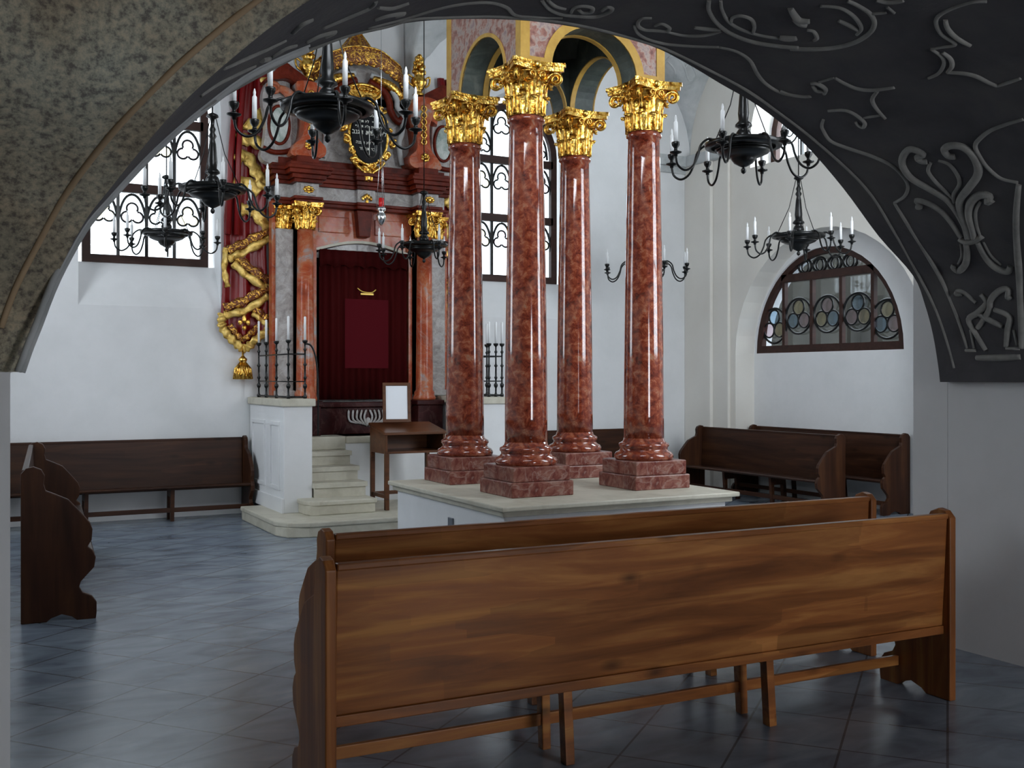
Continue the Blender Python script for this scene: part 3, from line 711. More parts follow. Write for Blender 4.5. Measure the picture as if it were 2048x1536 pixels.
for i, (yf, z) in enumerate(((10.72, .45), (10.97, .60), (11.22, .75))): stp(3.385, 3.98, yf, 11.6, z-.15, z, .001)
MB().box(3.385-CX, 5.335-CX, .45, 1.18, .75, .90).box(3.98-CX, 5.335-CX, .40, 1.18, .82, .90).build('landing', 'limestone', r, bevel=.012)
MB().box(3.98-CX, 5.335-CX, .42, 1.18, .15, .82).box(3.385-CX, 3.98-CX, .6, 1.18, .15, .75).build('landing_wall', 'plaster', r)
for a, b_, sd in ((3.08, 3.385, -1), (5.335, 5.72, 1)):
    a -= CX; b_ -= CX; y0, y1 = 10.78-11, 1.18
    p = MB().box(a, b_, y0, y1, .15, 1.27).build('parapet', 'plaster', r, bevel=.006)
    MB().box(a-.03, b_+.03, y0-.03, y1, 1.265, 1.345).build('cap_stone', 'limestone', p, bevel=.01)
    xo = a if sd < 0 else b_
    mb = MB()
    for (u0, u1) in ((.14, .52), (.72, 1.28)):
        for q in ((y0+u0, y0+u0+.04, .42, 1.06), (y0+u1-.04, y0+u1, .42, 1.06)): mb.box(min(xo, xo+sd*.015), max(xo, xo+sd*.015), q[0], q[1], q[2], q[3])
        for z in (.38, 1.06): mb.box(min(xo, xo+sd*.015), max(xo, xo+sd*.015), y0+u0, y0+u1, z, z+.04)
    mb.box(min(xo, xo+sd*.02), max(xo, xo+sd*.02), y0, y1, .15, .30)
    mb.build('moulding', 'plaster', p)
def baluster(mb, x, y, h=.62):
    mb.lathe([(.018, 0), (.024, .02), (.012, .04), (.010, .10), (.022, .12), (.024, .14), (.011, .16), (.010, .20), (.020, .22), (.012, .24), (.010, .34), (.022, .36), (.010, .38), (.009, .50), (.020, .52), (.009, .54), (.009, .58), (.028, h-.02), (.030, h)], (x, y, 0), 12)
def railing(label, pts, posts):
    z = 1.347; r = tag(empty('candle_railing', (posts[0][0], posts[0][1], z)), label, 'railing', 'wrought iron railings with candles'); ox, oy = posts[0]
    P = [(x-ox, y-oy) for x, y in posts]
    MB().tube([(x, y, .016) for x, y in P], .012, 6).tube([(x, y, .18) for x, y in P], .007, 6).tube([(x, y, .47) for x, y in P], .009, 6).build('rail', 'iron', r)
    for x, y in P:
        mb = MB(); baluster(mb, x, y); b2 = mb.build('baluster', 'iron', r)
        MB().lathe([(.013, .62), (.013, .86), (.010, .868), (.003, .872)], (x, y, 0), 12).build('candle', 'candle', b2)
    if pts: MB().tube(crom([(x-ox, y-oy, z2-z) for x, y, z2 in pts], 6), .010, 8).build('handrail', 'iron', r)
railing('black iron candle railing with white candles on the left parapet', [(3.33, 10.85, 1.93), (3.40, 10.85, 1.90), (3.45, 10.85, 1.75), (3.47, 10.85, 1.45), (3.47, 10.85, .95)], [(3.33, 10.86), (3.15, 10.86), (3.14, 11.28), (3.13, 11.66), (3.13, 11.98)])
railing('black iron candle railing with white candles on the right parapet, seen between the red columns', [], [(5.40, 10.86), (5.52, 10.86), (5.61, 10.86), (5.69, 10.86), (5.69, 11.25), (5.69, 11.6), (5.69, 11.84)])

# ------------------------------------------------------------------ the ark
AZ = .90
ark = tag(empty('torah_ark', (CX, 12.0, AZ)), 'tall carved ark of red and grey marble with gilt capitals and crown above the steps', 'ark')
def Z(z): return z-AZ
YF = -.28                                               # front plane, local
def abox(mb, x0, x1, y0, y1, z0, z1): return mb.box(x0, x1, y0, y1, Z(z0), Z(z1))
mb = MB(); abox(mb, -.965, .965, -.20, .18, .902, 1.22)
for s in (-1, 1): abox(mb, *sorted((s*.60, s*.93)), -.36, .18, .902, 1.24); abox(mb, *sorted((s*.58, s*.94)), -.38, .18, 1.24, 1.30)
abox(mb, -.58, .58, -.24, .18, 1.22, 1.28)
mb.build('base', 'ark_base_red', ark, bevel=.01)
mb = MB()                                               # carved ornament on the base panel
for k in range(5):
    for s in (-1, 1):
        mb.tube(crom([(.02+s*(.02+.055*k), -.215, Z(1.19)), (.02+s*(.05+.045*k), -.225, Z(1.10-.01*k)), (.02+s*(.01+.02*k), -.215, Z(.99+.01*k))], 5), [.004]+[.013]*9+[.004], 6)
mb.ball((.02, -.22, Z(1.05)), .035, 10, 1, .5, 1.4); mb.build('carved_ornament', 'grey_marble', ark)
mb = MB(); abox(mb, -.93, .93, .03, .19, 1.25, 4.0); abox(mb, -1.06, 1.06, .03, .06, 1.36, 3.56); mb.build('back_wall', 'grey_marble', ark)
for s in (-1, 1):
    mb = MB(); abox(mb, *sorted((s*.86, s*1.06)), -.14, .03, 1.35, 3.28); abox(mb, *sorted((s*.84, s*1.08)), -.16, .03, 1.35, 1.42)
    p = mb.build('pilaster', 'grey_marble', ark, bevel=.008)
    mb = MB(); abox(mb, *sorted((s*1.06, s*1.10)), -.10, .03, 1.35, 3.6); abox(mb, *sorted((s*.58, s*.625)), -.12, .10, 1.3, 3.24); mb.build('side_strip', 'orange_marble', p)
    mb = MB(); mb.T = Matrix.Translation((s*.96, -.04, 0)) @ Matrix.Diagonal((.85, .85, 1, 1)); capital(mb, Z(3.28), .27, .105, .155); abacus(mb, Z(3.28)+.23, Z(3.55), .16); mb.build('capital', 'gold', p, fix=False)
    mb = MB(); mb.lathe([(.135, Z(1.30)), (.14, Z(1.33)), (.12, Z(1.36)), (.125, Z(1.39)), (.105, Z(1.42))]+[(.105-.015*t, Z(1.42+1.86*t)) for t in (.3, .6, 1)], (s*.745, -.22, 0), 32)
    c = mb.build('column', 'orange_marble', ark)
    mb = MB(); mb.T = Matrix.Translation((s*.745, -.22, 0)); capital(mb, Z(3.27), .30, .095, .165); abacus(mb, Z(3.27)+.25, Z(3.57), .175); mb.build('capital', 'gold', c, fix=False)
# door surround with segmental head, curtain
def seg(hs, z0, rise, n=12): return [(-hs+2*hs*k/n, z0+rise*math.sin(PI*k/n)) for k in range(n+1)]
mb = MB(); H1 = seg(.56, Z(3.06), .11)
mb.prism([(-.64, Z(1.3)), (-.64, Z(3.56)), (.64, Z(3.56)), (.64, Z(1.3)), (.56, Z(1.3))]+H1[::-1]+[(-.56, Z(1.3))], -.06, .03, 'Y'); mb.build('door_surround', 'orange_marble', ark)
mb = MB(); H2 = seg(.60, Z(3.08), .12); pol = H1+H2[::-1]; mb.prism(pol, -.10, -.05, 'Y'); mb.build('door_moulding', 'limestone', ark)
mb = MB(); mb.prism(seg(.56, Z(3.04), .13)+[(.56, Z(2.98)), (-.56, Z(2.98))], -.035, -.01, 'Y'); mb.build('lunette_panel', 'grey_marble', ark)
# entablature
def ent(name, z0, z1, ov, mat, yb=.03):
    mb = MB(); abox(mb, -1.06-ov, 1.06+ov, -.18-ov, yb, z0, z1)
    for s in (-1, 1): abox(mb, *sorted((s*(.60-ov), s*(.90+ov))), -.36-ov, yb, z0, z1)
    abox(mb, -.12-ov*.5, .12+ov*.5, -.24-ov, yb, z0, z1)
    return mb.build(name, mat, ark, bevel=.006)
ent('architrave', 3.56, 3.60, .0, 'ark_red'); ent('architrave', 3.60, 3.635, .02, 'ark_red')
ent('frieze', 3.635, 3.79, -.02, 'grey_marble')
for i, (a, b_, o) in enumerate(((3.79, 3.83, .02), (3.83, 3.88, .05), (3.88, 3.93, .09), (3.93, 3.97, .11), (3.97, 4.01, .08))): ent('cornice', a, b_, o, 'ark_red')
for s in (-1, 1):
    mb = MB(); abox(mb, s*.75-.09, s*.75+.09, -.365, -.33, 3.65, 3.775); p = mb.build('frieze_plaque', 'grey_marble', ark, bevel=.004)
    mb = MB()
    for k in range(8): a = k*PI/4; mb.ball((s*.75+.045*math.cos(a), -.37, Z(3.712)+.03*math.sin(a)), .018, 8, 1.3, .4, .8)
    mb.ball((s*.75, -.375, Z(3.712)), .022, 8, 1, .5, 1); mb.build('gilt_rosette', 'gold', p)
    mb = MB(); abox(mb, *sorted((s*.16, s*.54)), -.075, -.05, 3.28, 3.47); mb.build('spandrel_panel', 'orange_marble', ark, bevel=.01)
mb = MB(); mb.prism([(-.07, Z(3.24)), (-.10, Z(3.56)), (.10, Z(3.56)), (.07, Z(3.24))], -.16, -.02, 'Y'); mb.build('keystone', 'ark_red', ark, bevel=.01)
mb = MB()
for a in range(5): mb.ball((-.05+.025*a, -.24, Z(3.70)+.018*math.cos((a-2)*1.2)), .024, 8, .7, .5, 1.3)
mb.ball((0, -.24, Z(3.65)), .02, 8, 1, .5, 1.8); mb.build('gilt_mount', 'gold', ark)
# attic storey
mb = MB(); abox(mb, -.98, .98, -.02, .19, 4.0, 4.95); mb.prism(seg(.62, Z(4.9), .42)+[(.62, Z(4.85)), (-.62, Z(4.85))], -.02, .19, 'Y'); mb.build('attic', 'grey_marble', ark)
ent('attic_base', 4.01, 4.10, -.02, 'ark_red')
for s in (-1, 1):
    pts = [(s*.58, 4.10), (s*.92, 4.10), (s*.90, 4.22), (s*.80, 4.34), (s*.78, 4.60), (s*.84, 4.80), (s*.86, 4.95), (s*.60, 4.95), (s*.56, 4.80), (s*.60, 4.60), (s*.62, 4.34), (s*.52, 4.22)]
    mb = MB(); mb.prism([(p.x, Z(p.y)) for p in crom([(a, b_, 0) for a, b_ in pts], 4, True)], -.30, -.02, 'Y'); pier = mb.build('scroll_pier', 'orange_marble', ark, bevel=.012)
    mb = MB()
    for i in range(6):
        z = 4.42+.08*i
        mb.ring((s*.70, -.31, Z(z)), .035, .010, 'Y', 14, 6, sx=.9); mb.ball((s*.70, -.315, Z(z)), .012, 8)
    for k in range(7): a = k*2*PI/7; mb.ball((s*.72+.035*math.cos(a), -.31, Z(4.23)+.035*math.sin(a)), .024, 8, 1, .6, 1)
    mb.ball((s*.72, -.33, Z(4.23)), .025, 8); mb.build('gilt_ornament', 'gold', pier)
    # side volute with green marble panel
    pts = [(s*.90, 4.02), (s*1.16, 4.02), (s*1.24, 4.10), (s*1.20, 4.25), (s*1.18, 4.50), (s*1.22, 4.75), (s*1.16, 4.95), (s*1.00, 5.00), (s*.90, 4.95)]
    mb = MB(); mb.prism([(p.x, Z(p.y)) for p in crom([(a, b_, 0) for a, b_ in pts], 4, True)], -.14, .0, 'Y'); vo_ = mb.build('side_volute', 'grey_marble', ark, bevel=.012)
    mb = MB(); mb.prism([(s*1.03+.105*math.cos(k*PI/10)*(1+.1*math.sin(k*PI/5)), Z(4.46)+.20*math.sin(k*PI/10)) for k in range(20)], -.165, -.13, 'Y'); mb.build('marble_inlay', 'green_marble', vo_, bevel=.008)
    mb = MB(); mb.ring((s*1.03, -.15, Z(4.46)), .12, .018, 'Y', 28, 8, sz=1.8)
    pts = [(s*(.84+.0), -.16, Z(4.22)), (s*.95, -.17, Z(4.16)), (s*1.10, -.17, Z(4.14)), (s*1.22, -.16, Z(4.18))]; mb.tube(crom(pts, 5), .03, 8)
    mb.build('volute_frame', 'ark_red', vo_)
    mb = MB()                                           # curled end of the broken pediment
    sp = [(s*(1.10-.0)+.075*(1-t/22)*math.cos(t*.5)*s, -.20, Z(4.86)+.075*(1-t/22)*math.sin(t*.5)) for t in range(18)]
    mb.tube(sp, .024, 8); mb.ball((s*1.10, -.22, Z(4.86)), .035, 10)
    mb.tube(crom([(s*1.04, -.19, Z(4.87)), (s*.96, -.2, Z(4.84)), (s*.88, -.2, Z(4.76)), (s*.84, -.2, Z(4.68))], 5), [.04+.003*i for i in range(16)], 8)
    mb.build('pediment_curl', 'orange_marble', ark)
    # broken pediment wing
    pts = [(s*1.22, 4.93), (s*1.10, 5.05), (s*1.00, 5.16), (s*.88, 5.10), (s*.72, 5.0), (s*.60, 4.86), (s*.66, 4.80), (s*.80, 4.90), (s*.95, 4.97), (s*1.08, 4.95)]
    mb = MB(); mb.prism([(p.x, Z(p.y)) for p in crom([(a, b_, 0) for a, b_ in pts], 4, True)], -.26, .0, 'Y'); mb.build('pediment_wing', 'ark_red', ark, bevel=.015)
    # gilt urn with flowers
    u = MB(); u.lathe([(.07, 0), (.08, .02), (.035, .05), (.04, .07), (.095, .15), (.10, .20), (.06, .24), (.055, .27), (.08, .29)], (s*.70, -.16, Z(5.0)), 20)
    for k in range(16): a = k*2.4; u.ball((s*.70+.06*math.cos(a)*(1-k/24), -.16+.06*math.sin(a)*(1-k/24), Z(5.30)+.012*k), .035, 8)
    for q in (-1, 1): u.tube(crom([(s*.70+q*.08, -.16, Z(5.22)), (s*.70+q*.14, -.16, Z(5.25)), (s*.70+q*.13, -.16, Z(5.16)), (s*.70+q*.08, -.16, Z(5.12))], 4), .012, 6)
    u.build('gilt_urn', 'gold', ark)
    # curved grey and red scroll bands framing the tablet
    mb = MB(); mb.tube(crom([(s*.10, -.1, Z(5.20)), (s*.30, -.12, Z(5.12)), (s*.42, -.12, Z(4.95)), (s*.44, -.1, Z(4.85)), (s*.52, -.1, Z(4.75)), (s*.50, -.1, Z(4.55)), (s*.46, -.1, Z(4.40)), (s*.50, -.1, Z(4.15))], 6), .035, 8); mb.build('scroll_band', 'plaster_grey', ark)
    mb = MB(); mb.tube(crom([(s*.08, -.08, Z(5.12)), (s*.26, -.09, Z(5.03)), (s*.34, -.09, Z(4.9)), (s*.36, -.08, Z(4.8)), (s*.46, -.08, Z(4.68)), (s*.57, -.09, Z(4.78)), (s*.60, -.09, Z(4.62))], 6), .045, 8); mb.build('scroll_band', 'ark_red', ark)
# crown canopy (lambrequin): domed, gilt ornament over brown
def crown(t, a):
    R = .035+.53*t**.9*(1+.025*math.cos(10*a)*t); c2 = abs(math.cos(a))**2
    return R, 5.74-.30*t-.10*math.sin(t*PI)-.20*t*c2+(.05*t**3)
mb = MB(); rows = []
for i in range(11):
    t = i/10; row = []
    for j in range(41):
        a = PI+PI*j/40; R, zz = crown(t, a); row.append((R*math.cos(a), .10+R*.55*math.sin(a), Z(zz)))
    rows.append(row)
for q, dz in enumerate((.02, .08, .14, .19)):
    row = []
    for j in range(41):
        a = PI+PI*j/40; R, zz = crown(1, a); R += .012*(1 if q in (1, 2) else 0); row.append((R*math.cos(a), .10+R*.55*math.sin(a), Z(zz-dz-(.035*abs(math.sin(10*(a-PI))) if q == 3 else 0))))
    rows.append(row)
mb.grid(rows); cr = mb.build('crown_canopy', 'gold_relief', ark, solid=.02)
mb = MB()
for j in range(0, 41, 2):
    a = PI+PI*j/40; R, zz = crown(1, a); mb.ball(((R+.02)*math.cos(a), .10+(R+.02)*.55*math.sin(a), Z(zz-.21)), .020, 8)
for dz in (.0, .07):
    pts = []
    for j in range(41):
        a = PI+PI*j/40; R, zz = crown(1, a); pts.append(((R+.012)*math.cos(a), .10+(R+.012)*.55*math.sin(a), Z(zz-dz)))
    mb.tube(pts, .011, 6)
for j in (0, 10, 20, 30, 40):
    a = PI+PI*j/40; pts = []
    for i in range(11):
        t = i/10; R, zz = crown(t, a); pts.append((R*math.cos(a), .10+R*.55*math.sin(a)-.008, Z(zz+.006)))
    mb.tube(pts, .014, 6)
mb.ball((0, .08, Z(5.75)), .06, 12); mb.ball((0, .08, Z(5.82)), .03, 10)
for s in (-1, 1): mb.tube(crom([(s*.12, -.12, Z(5.16)), (s*.32, -.12, Z(5.10)), (s*.46, -.1, Z(5.00)), (s*.57, -.06, Z(4.90))], 6), [.03+.03*math.sin(PI*i/18) for i in range(19)], 8)
mb.build('gilt_fringe', 'gold', cr)
mb = MB()
mb.prism([(.20*math.cos(k*PI/14), Z(4.97)+.085*math.sin(k*PI/14)) for k in range(28)], -.13, -.06, 'Y'); mb.ring((0, -.14, Z(4.97)), .20, .022, 'Y', 28, 8, sz=.45)
for k in range(9): mb.ball((-.16+.04*k, -.15, Z(5.0)), .018, 8)
mb.build('gilt_shell', 'gold', ark)
# tablet with inscription
TX, TZ = -.01, 4.42
mb = MB(); mb.prism([(TX+.215*math.cos(k*PI/20), Z(TZ)+.335*math.sin(k*PI/20)) for k in range(40)], -.34, -.28, 'Y'); tab = mb.build('tablet', 'black_paint', ark, bevel=.01)
mb = MB()
mb.ring((TX, -.31, Z(TZ)), .235, .022, 'Y', 44, 8, sz=1.47)
for k in range(16):
    a = k*2*PI/16+.2; R = .285+.035*math.cos(4*a+1); p = (TX+R*math.cos(a), -.30, Z(TZ)+R*1.32*math.sin(a))
    sgn = 1 if k % 2 else -1
    sp = [(p[0]+.055*(1-t/14)*math.cos(a+sgn*(1.2+t*.5)), -.31-.002*t, p[2]+.055*(1-t/14)*math.sin(a+sgn*(1.2+t*.5))) for t in range(12)]
    mb.tube(sp, [.026-.0012*t for t in range(12)], 7); mb.ball((p[0]*.97, -.295, p[2]), .045, 10, .9, .6, 1.1)
for q in (-1, 1):
    mb.tube(crom([(TX+q*.20, -.30, Z(TZ-.30)), (TX+q*.13, -.31, Z(TZ-.38)), (TX+q*.05, -.31, Z(TZ-.44)), (TX+q*.03, -.31, Z(TZ-.54))], 5), .026, 8)
mb.ball((TX, -.31, Z(TZ-.46)), .05, 10, 1, .6, 1.8); mb.ball((TX, -.31, Z(TZ+.42)), .06, 10, 1.4, .6, 1)
mb.build('gilt_frame', 'gold', tab)
mb = MB(); mb.box(TX-.003, TX+.003, -.344, -.340, Z(TZ-.27), Z(TZ+.10)); mb.build('divider_line', 'letter', tab)
def text(s, x, z, size, par, align='CENTER', y=-.343):
    cu = bpy.data.curves.new('inscription', 'FONT'); cu.body = s; cu.size = size; cu.align_x = align; cu.align_y = 'CENTER'; cu.extrude = .001; cu.resolution_u = 2
    o = bpy.data.objects.new('tmp', cu); COL.objects.link(o)
    dg = bpy.context.evaluated_depsgraph_get(); me = bpy.data.meshes.new_from_object(o.evaluated_get(dg)); me.name = 'inscription'
    me.materials.clear(); me.materials.append(MATS['letter'])
    bpy.data.objects.remove(o); q = bpy.data.objects.new('inscription', me); COL.objects.link(q); q.parent = par
    q.location = (x, y, z); q.rotation_euler = (PI/2, 0, 0); return q
INS = [(0, .23, .055, 'עשרת'), (.09, .15, .045, 'יי אנכי'), (-.09, .15, .045, 'תרצח לא'), (.09, .09, .045, 'יהיה לא'), (-.09, .09, .045, 'תנאף לא'), (.09, .02, .075, 'תשא לא'), (-.09, .02, .075, 'תגנב לא'), (.075, -.10, .05, 'זכור'), (-.075, -.10, .05, 'תענה לא'), (.06, -.17, .05, 'כבד'), (-.06, -.17, .05, 'תחמד')]
for dx, dz, sz, s in INS: text(' '.join(w[::-1] for w in s.split()), TX+dx, Z(TZ+dz), sz, tab)

# curtain in the ark door
cu = tag(empty('ark_curtain', (CX, 11.87, AZ)), 'dark red curtain with a lighter rectangular panel hanging in the ark doorway', 'curtain')
rows = []
for i in range(3):
    z = (1.31, 2.2, 3.06)[i]; rows.append([(-.55+1.10*j/90, .012*math.sin(j*.9)+.006*math.sin(j*.37), Z(z)) for j in range(91)])
MB().grid(rows).build('cloth', 'curtain_red', cu, solid=.006)
MB().prism([(-.245, Z(1.68)), (-.245, Z(2.5)), (.30, Z(2.5)), (.30, Z(1.68))], -.028, -.018, 'Y').build('panel', 'curtain_panel', cu)
rows = [[(-.55+1.10*j/90, -.022+.010*math.sin(j*.7), Z(3.07)) for j in range(91)], [(-.55+1.10*j/90, -.030+.010*math.sin(j*.7), Z(2.86+.035*abs(math.sin(j*PI/15)))) for j in range(91)]]
MB().grid(rows).build('valance', 'curtain_red', cu, solid=.005)
mb = MB(); mb.tube(crom([(-.09, -.03, Z(2.63)), (-.05, -.035, Z(2.60)), (.0, -.035, Z(2.585)), (.09, -.035, Z(2.585)), (.14, -.03, Z(2.62))], 4), .006, 6); mb.box(-.05, .11, -.036, -.028, Z(2.553), Z(2.573)); mb.build('gold_embroidery', 'gold_paint', cu)

# side draperies with gilt trim and tassels
def drapery(label, s):
    ox = CX+s*1.40
    r = tag(empty('draped_hanging', (ox, YW, 1.55)), label, 'drapery', 'red and gold hangings beside the ark')
    def q(x, z, y=-.12): return (-s*(x-2.96)*-1*-1, y, z-1.55) if s < 0 else ((2.96-x), y, z-1.55)
    sx = -s
    def L(x, z, y=-.10):                              # x given for the left hanging in room metres
        return ((x-2.96)*(1 if s < 0 else -1), y, z-1.55)
    lev = [(5.35, 3.02, 3.28), (5.0, 2.93, 3.26), (4.4, 2.84, 3.26), (3.8, 2.80, 3.26), (3.4, 2.76, 3.25), (3.0, 2.76, 3.25), (2.5, 2.74, 3.27), (2.2, 2.72, 3.27), (2.05, 2.78, 3.20), (1.93, 2.93, 3.03)]
    rows = []
    for z, a, b2 in lev:
        rows.append([L(a+(b2-a)*j/40, z, -.075-.028*math.sin(j*.33+z*.6)-.010*math.sin(j*.71)) for j in range(41)])
    MB().grid(rows).build('cloth', 'drape_red', r, solid=.012)
    def band(pts, w, name='gilt_trim', mat='gold_cloth', wav=.010, y=-.125):
        P = crom([L(x, z, y) for x, z in pts], 8); n = len(P); rows = []
        for i, p in enumerate(P):
            t = (P[min(i+1, n-1)]-P[max(i-1, 0)]).normalized(); nn = Vector((-t.z, 0, t.x))
            row = []
            for k in range(5):
                f = k/4-.5; row.append(p+nn*w*1.22*f*(1+.22*math.sin(i*1.3+f))+Vector((0, wav*math.sin(i*.9+2*f)-.008*(1-4*f*f), 0)))
            rows.append(row)
        MB().grid(rows).build(name, mat, r, solid=.012)
    fr = [((3.24,5.05),(3.27,4.85),(3.20,4.62),(3.10,4.45),(3.00,4.50)), ((2.90,4.28),(3.05,4.30),(3.26,4.24)), ((2.88,4.05),(3.00,4.12),(3.12,3.95),(3.20,3.82),(3.08,3.78)), ((2.85,3.72),(2.98,3.82),(3.16,3.70)), ((2.95,3.50),(3.10,3.48),(3.26,3.30))]
    for f in fr: band(f, .11)
    band([(2.80,3.02),(3.0,3.12),(3.28,3.28)], .08, mat='gold_relief'); band([(2.80,2.92),(3.0,3.02),(3.30,3.20)], .07)
    band([(2.88,2.98),(3.05,2.83),(3.26,2.70)], .08, mat='gold_relief'); band([(2.86,2.88),(3.02,2.74),(3.26,2.60)], .07)
    band([(2.76,2.36),(3.0,2.46),(3.27,2.62)], .08, mat='gold_relief'); band([(2.76,2.28),(3.0,2.34),(3.27,2.52)], .07)
    band([(3.10,2.36),(3.20,2.30),(3.27,2.22)], .06, mat='gold_relief'); band([(3.08,2.31),(3.18,2.24),(3.27,2.16)], .045)
    band([(2.78,3.05),(2.76,2.8),(2.80,2.6)], .05); band([(2.74,2.30),(2.73,2.2),(2.75,2.12),(2.83,2.02),(2.93,1.93),(2.98,1.90),(3.04,1.93),(3.14,2.02),(3.26,2.12)], .075)
    band([(2.82,2.17),(2.90,2.07),(2.97,2.01),(3.05,2.07),(3.15,2.17)], .05, mat='gold_relief')
    mb = MB()
    for dx, dz, e in ((0, .05, 1.8), (-.045, .01, 1.3), (.045, .01, 1.3), (0, -.05, 1.2)): 
        p = L(2.98+dx, 2.19+dz, -.16); mb.ball(p, .026, 10, 1, .4, e)
    mb.build('gilt_flower', 'gold', r)
    # left edge folds
    for (x0, z0, x1, z1) in ((2.90, 5.0, 2.80, 3.2), (2.97, 5.0, 2.90, 3.2)): MB().tube([L(x0, z0, -.13), L((x0+x1)/2-.02, (z0+z1)/2, -.14), L(x1, z1, -.13)], .035, 8).build('fold', 'drape_red', r)
    t = MB(); c = L(2.97, 1.55, -.13)
    t.lathe([(.085, .0), (.10, .02), (.10, .06), (.085, .12), (.055, .17), (.03, .19), (.045, .21), (.05, .23), (.03, .25), (.012, .27), (.012, .36)], (c[0], c[1], 0), 20)
    for k in range(20): a = k*PI/10; t.tube([(c[0]+.03*math.cos(a), c[1]+.03*math.sin(a), .19), (c[0]+.088*math.cos(a), c[1]+.088*math.sin(a), .12), (c[0]+.103*math.cos(a), c[1]+.103*math.sin(a), .0)], .012, 5)
    t.build('tassel', 'gold', r)
drapery('red hanging with gilt zigzag folds and tassel left of the ark', -1)
drapery('red and gilt hanging right of the ark, mostly hidden behind a column', 1)

# eternal light
r = tag(empty('eternal_light', (4.38, 11.35, 3.32)), 'small silver hanging lamp with red glass in front of the ark', 'lamp')
MB().lathe([(.01, 0), (.02, .01), (.045, .05), (.06, .09), (.05, .13), (.03, .15), (.055, .17), (.055, .20), (.03, .215)], seg=20).build('bowl', 'silver', r)
MB().lathe([(.026, .215), (.030, .25), (.030, .31), (.022, .315)], seg=16).build('glass', 'red_glass', r)
mb = MB()
for k in range(3): a = k*2*PI/3+.4; mb.tube([(.055*math.cos(a), .055*math.sin(a), .19), (.03*math.cos(a), .03*math.sin(a), .6), (0, 0, .95)], .003, 5)
mb.tube([(0, 0, .95), (0, 0, 2.9)], .003, 5); mb.build('chain', 'silver', r)

# ------------------------------------------------------------------ desk and framed sheet
r = tag(empty('reading_desk', (4.10, 10.50, .152)), 'small brown wooden desk with open shelf and tall legs beside the steps', 'desk')
W, D = .70, .47
mb = MB(); mb.prism([(-.01, .80), (-.01, .83), (D+.01, .92), (D+.01, .89)], -.015, W+.015, 'X'); mb.build('desk_top', 'desk_wood', r, bevel=.005)
mb = MB(); mb.prism([(0, .60), (0, .80), (D, .89), (D, .60)], 0, .025, 'X'); mb.prism([(0, .60), (0, .80), (D, .89), (D, .60)], W-.025, W, 'X'); mb.box(.025, W-.025, 0, D, .60, .625); mb.box(.025, W-.025, D-.02, D, .62, .885); mb.build('box', 'desk_wood', r, bevel=.003)
for x in (0, W-.045):
    for y in (0, D-.045): MB().box(x, x+.045, y, y+.045, 0, .60).build('leg', 'desk_wood', r, bevel=.003)
MB().box(.01, .035, .045, D-.045, .12, .16).box(W-.035, W-.01, .045, D-.045, .12, .16).box(.045, W-.045, D-.035, D-.01, .12, .16).build('stretcher', 'desk_wood', r, bevel=.003)
r = tag(empty('framed_sheet', (4.36, 10.82, 1.045), math.radians(-14)), 'white sheet in a dark wooden frame standing on the desk', 'framed sheet')
r.rotation_euler = (math.radians(-6), 0, math.radians(-14)); r.location.z = 1.075
MB().prism([(-.155, 0), (-.155, .44), (.155, .44), (.155, 0)], -.014, .014, 'Y', holes=[[(-.12, .035), (.12, .035), (.12, .405), (-.12, .405)]]).build('frame', 'desk_wood', r, bevel=.003)
MB().box(-.125, .125, -.004, .004, .03, .41).build('sheet', 'page', r)
MB().prism([(.014, .30), (.09, .01), (.075, .01), (.014, .25)], -.02, .02, 'X').build('strut', 'desk_wood', r)

